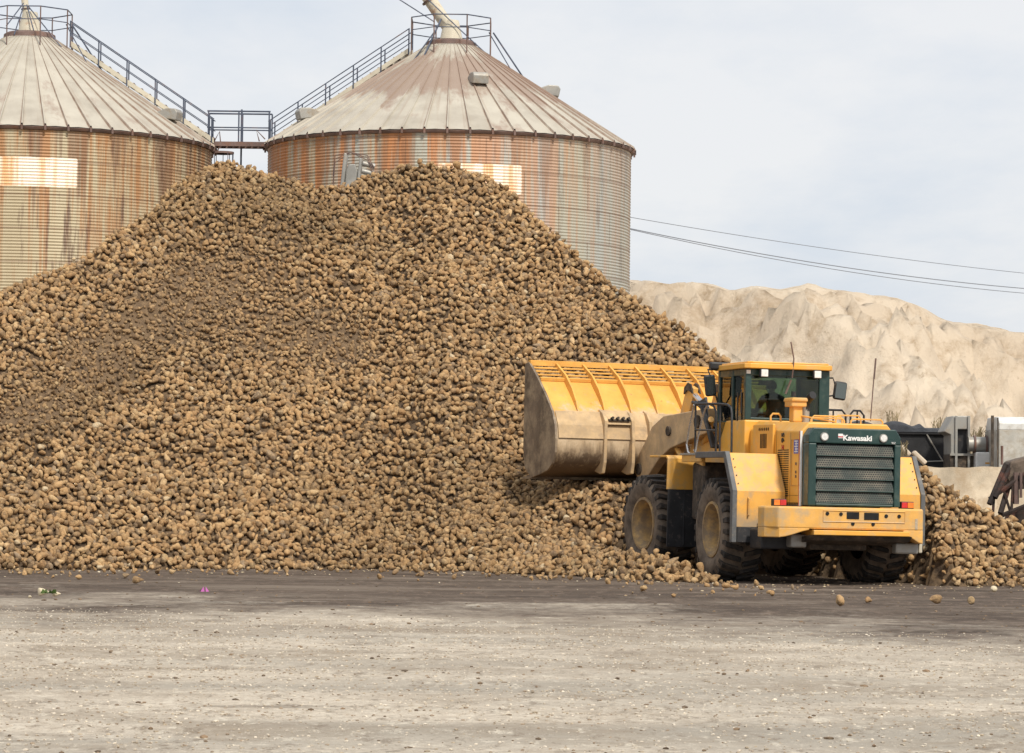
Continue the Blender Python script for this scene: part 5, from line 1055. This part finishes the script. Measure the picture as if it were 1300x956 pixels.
# ------------------------------------------------------------------ driver
def driver():
    J = {'pelvis': (0, 1.60, 2.94), 'waist': (0, 1.56, 3.12), 'chest': (0, 1.55, 3.32), 'collar': (0, 1.58, 3.45), 'neck': (0, 1.60, 3.53), 'head': (-.01, 1.63, 3.62), 'crown': (-.01, 1.62, 3.72),
         'shl': (-.19, 1.57, 3.42), 'ell': (-.30, 1.68, 3.17), 'wrl': (-.40, 1.90, 3.22), 'hal': (-.42, 1.97, 3.25), 'shr': (.19, 1.57, 3.42), 'elr': (.29, 1.62, 3.15), 'wrr': (.27, 1.84, 3.09), 'har': (.27, 1.92, 3.09),
         'hpl': (-.1, 1.64, 2.92), 'knl': (-.16, 2.06, 2.95), 'anl': (-.16, 2.16, 2.50), 'tol': (-.16, 2.30, 2.44), 'hpr': (.1, 1.64, 2.92), 'knr': (.16, 2.06, 2.95), 'anr': (.16, 2.14, 2.50), 'tor': (.16, 2.28, 2.44)}
    Rd = {'pelvis': .15, 'waist': .135, 'chest': .155, 'collar': .10, 'neck': .055, 'head': .085, 'crown': .075, 'shl': .08, 'shr': .08, 'ell': .05, 'elr': .05, 'wrl': .034, 'wrr': .034, 'hal': .04, 'har': .04, 'hpl': .1, 'hpr': .1, 'knl': .068, 'knr': .068, 'anl': .045, 'anr': .045, 'tol': .04, 'tor': .04}
    E_ = [('pelvis', 'waist'), ('waist', 'chest'), ('chest', 'collar'), ('collar', 'neck'), ('neck', 'head'), ('head', 'crown'), ('collar', 'shl'), ('shl', 'ell'), ('ell', 'wrl'), ('wrl', 'hal'), ('collar', 'shr'), ('shr', 'elr'), ('elr', 'wrr'), ('wrr', 'har'),
          ('pelvis', 'hpl'), ('hpl', 'knl'), ('knl', 'anl'), ('anl', 'tol'), ('pelvis', 'hpr'), ('hpr', 'knr'), ('knr', 'anr'), ('anr', 'tor')]
    names = list(J)
    for hnd, sg in (('hal', -1), ('har', 1)):           # fingers curled round wheel and lever
        bx = Vector(J[hnd])
        for k_ in range(5):
            o1, o2 = f'{hnd}{k_}a', f'{hnd}{k_}b'; dx_ = (-.03+.02*k_) if k_ < 4 else .045*sg*-1
            J[o1] = tuple(bx+Vector((dx_, .045 if k_ < 4 else .02, .005))); J[o2] = tuple(bx+Vector((dx_*1.1, .06 if k_ < 4 else .045, -.03))); Rd[o1] = .010; Rd[o2] = .008; E_ += [(hnd, o1), (o1, o2)]
    names = list(J); me = bpy.data.meshes.new('person'); me.from_pydata([J[k_] for k_ in names], [(names.index(a_), names.index(c_)) for a_, c_ in E_], [])
    o = bpy.data.objects.new('person', me); COL.objects.link(o); md = o.modifiers.new('skin', 'SKIN')
    for i, k_ in enumerate(names): me.skin_vertices[0].data[i].radius = (Rd[k_], Rd[k_]*(.72 if k_ in ('pelvis', 'waist', 'chest') else 1)); me.skin_vertices[0].data[i].use_root = (k_ == 'pelvis')
    sb = o.modifiers.new('sub', 'SUBSURF'); sb.levels = sb.render_levels = 2
    ev = o.evaluated_get(bpy.context.evaluated_depsgraph_get()); me2 = bpy.data.meshes.new_from_object(ev); bpy.data.objects.remove(o)
    me2.materials.clear(); me2.materials.append(M['cloth']); me2.materials.append(M['skin'])
    for pl in me2.polygons:
        c_ = pl.center; pl.use_smooth = True
        if c_.z > 3.52 or (c_.z > 3.0 and c_.y > 1.87 and c_.z < 3.4 and abs(c_.x) > .2): pl.material_index = 1
    p = bpy.data.objects.new('person', me2); COL.objects.link(p); p.matrix_world = Matrix.Translation((RF.o[0], RF.o[1], 0)) @ Matrix.Rotation(RF.h, 4, 'Z') @ Matrix.Translation((-.02, 0, .04))
    tag(p, 'driver in dark clothes seated in the loader cab, seen from behind', 'person')
    b = MB(); hv, hf = ico(3)
    vs = [(-.01+.098*v[0], 1.60+.105*v[1]-.015, 3.665+.115*v[2]) for v in hv if True]; keep = [f for f in hf.tolist() if all(not (hv[i][1] > .35 and hv[i][2] < .45) and hv[i][2] > -.55 for i in f)]
    b.hull(vs, keep); h = b.build('hair', 'hair', p, True)
    b = MB(); 
    for sg in (-1, 1): b.cyl((sg*.092-.01, 1.63, 3.64), (sg*.105-.01, 1.625, 3.64), .026, .02, 10); b.cyl((sg*.032-.01, 1.705, 3.655), (sg*.032-.01, 1.718, 3.655), .011, .008, 8)
    b.cyl((-.01, 1.70, 3.645), (-.01, 1.738, 3.62), .009, .016, 8); b.cyl((-.035, 1.708, 3.585), (.015, 1.708, 3.585), .006, .006, 6); b.build('face', 'skin', p, True)
driver()

# ------------------------------------------------------------------ sky, sun, camera
SUN_EL, SUN_AZ = R_(46), R_(155)          # azimuth clockwise from +Y: behind the camera, a little to the right
W = bpy.data.worlds.new('World'); S.world = W; W.use_nodes = True; t = W.node_tree; t.nodes.clear(); n = N(t)
out_ = n.n('ShaderNodeOutputWorld'); bg = n.n('ShaderNodeBackground'); bg.inputs[1].default_value = .1
sk = n.n('ShaderNodeTexSky', sky_type='NISHITA'); sk.sun_disc = False; sk.sun_elevation = SUN_EL; sk.sun_rotation = SUN_AZ; sk.dust_density = 2.; sk.air_density = 1.
G = n.coord('Generated'); x_, y_, z_ = n.xyz(G)
cv = n.n('ShaderNodeCombineXYZ'); den = n.math('ADD', n.math('MAXIMUM', z_, 0.), .10); n.l(n.math('DIVIDE', x_, den), cv.inputs[0]); n.l(n.math('DIVIDE', y_, den), cv.inputs[1])
cl = n.noise(cv.outputs[0], 1.3, 7, .6, (1., .45, 1)); cl2 = n.noise(cv.outputs[0], .35, 5, .5)
cov = n.ramp(n.math('ADD', n.math('MULTIPLY', cl, .6), n.math('MULTIPLY', cl2, .5)), .47, .60, 0., 1.)
cc_ = n.mix(cov, (6.5, 6.95, 7.6), (7.9, 7.95, 8.1))
colr_ = n.mix(.90, sk.outputs[0], cc_)
n.l(colr_, bg.inputs[0]); n.l(bg.outputs[0], out_.inputs[0])
sl = bpy.data.lights.new('sun', 'SUN'); sl.energy = 3.1; sl.angle = R_(6); sl.color = (1., .93, .82)
so = bpy.data.objects.new('sun', sl); COL.objects.link(so)
d = Vector((math.sin(SUN_AZ)*math.cos(SUN_EL), math.cos(SUN_AZ)*math.cos(SUN_EL), math.sin(SUN_EL))); so.rotation_euler = d.to_track_quat('Z', 'Y').to_euler(); so.location = (0, -10, 60)
cam = bpy.data.cameras.new('camera'); co_ = bpy.data.objects.new('camera', cam); COL.objects.link(co_); S.camera = co_
cam.sensor_width = 36; cam.lens = F*36/1300; cam.clip_end = 6000; cam.clip_start = .5
cam.shift_y = -(478-433)/1300.
fw = Vector((0, math.cos(PIT), math.sin(PIT))); up = Vector((0, -math.sin(PIT), math.cos(PIT))); rt = Vector((1, 0, 0)); c, s = math.cos(ROLL), math.sin(ROLL)
r2 = rt*c+up*s; u2 = up*c-rt*s
mm = Matrix((r2, u2, -fw)).transposed().to_4x4(); mm.translation = (0, 0, PH); co_.matrix_world = mm
S.view_settings.view_transform = 'Standard'; S.view_settings.look = 'None'; S.view_settings.exposure = .18; S.view_settings.gamma = 1
S.render.engine = 'CYCLES'; S.cycles.max_bounces = 6
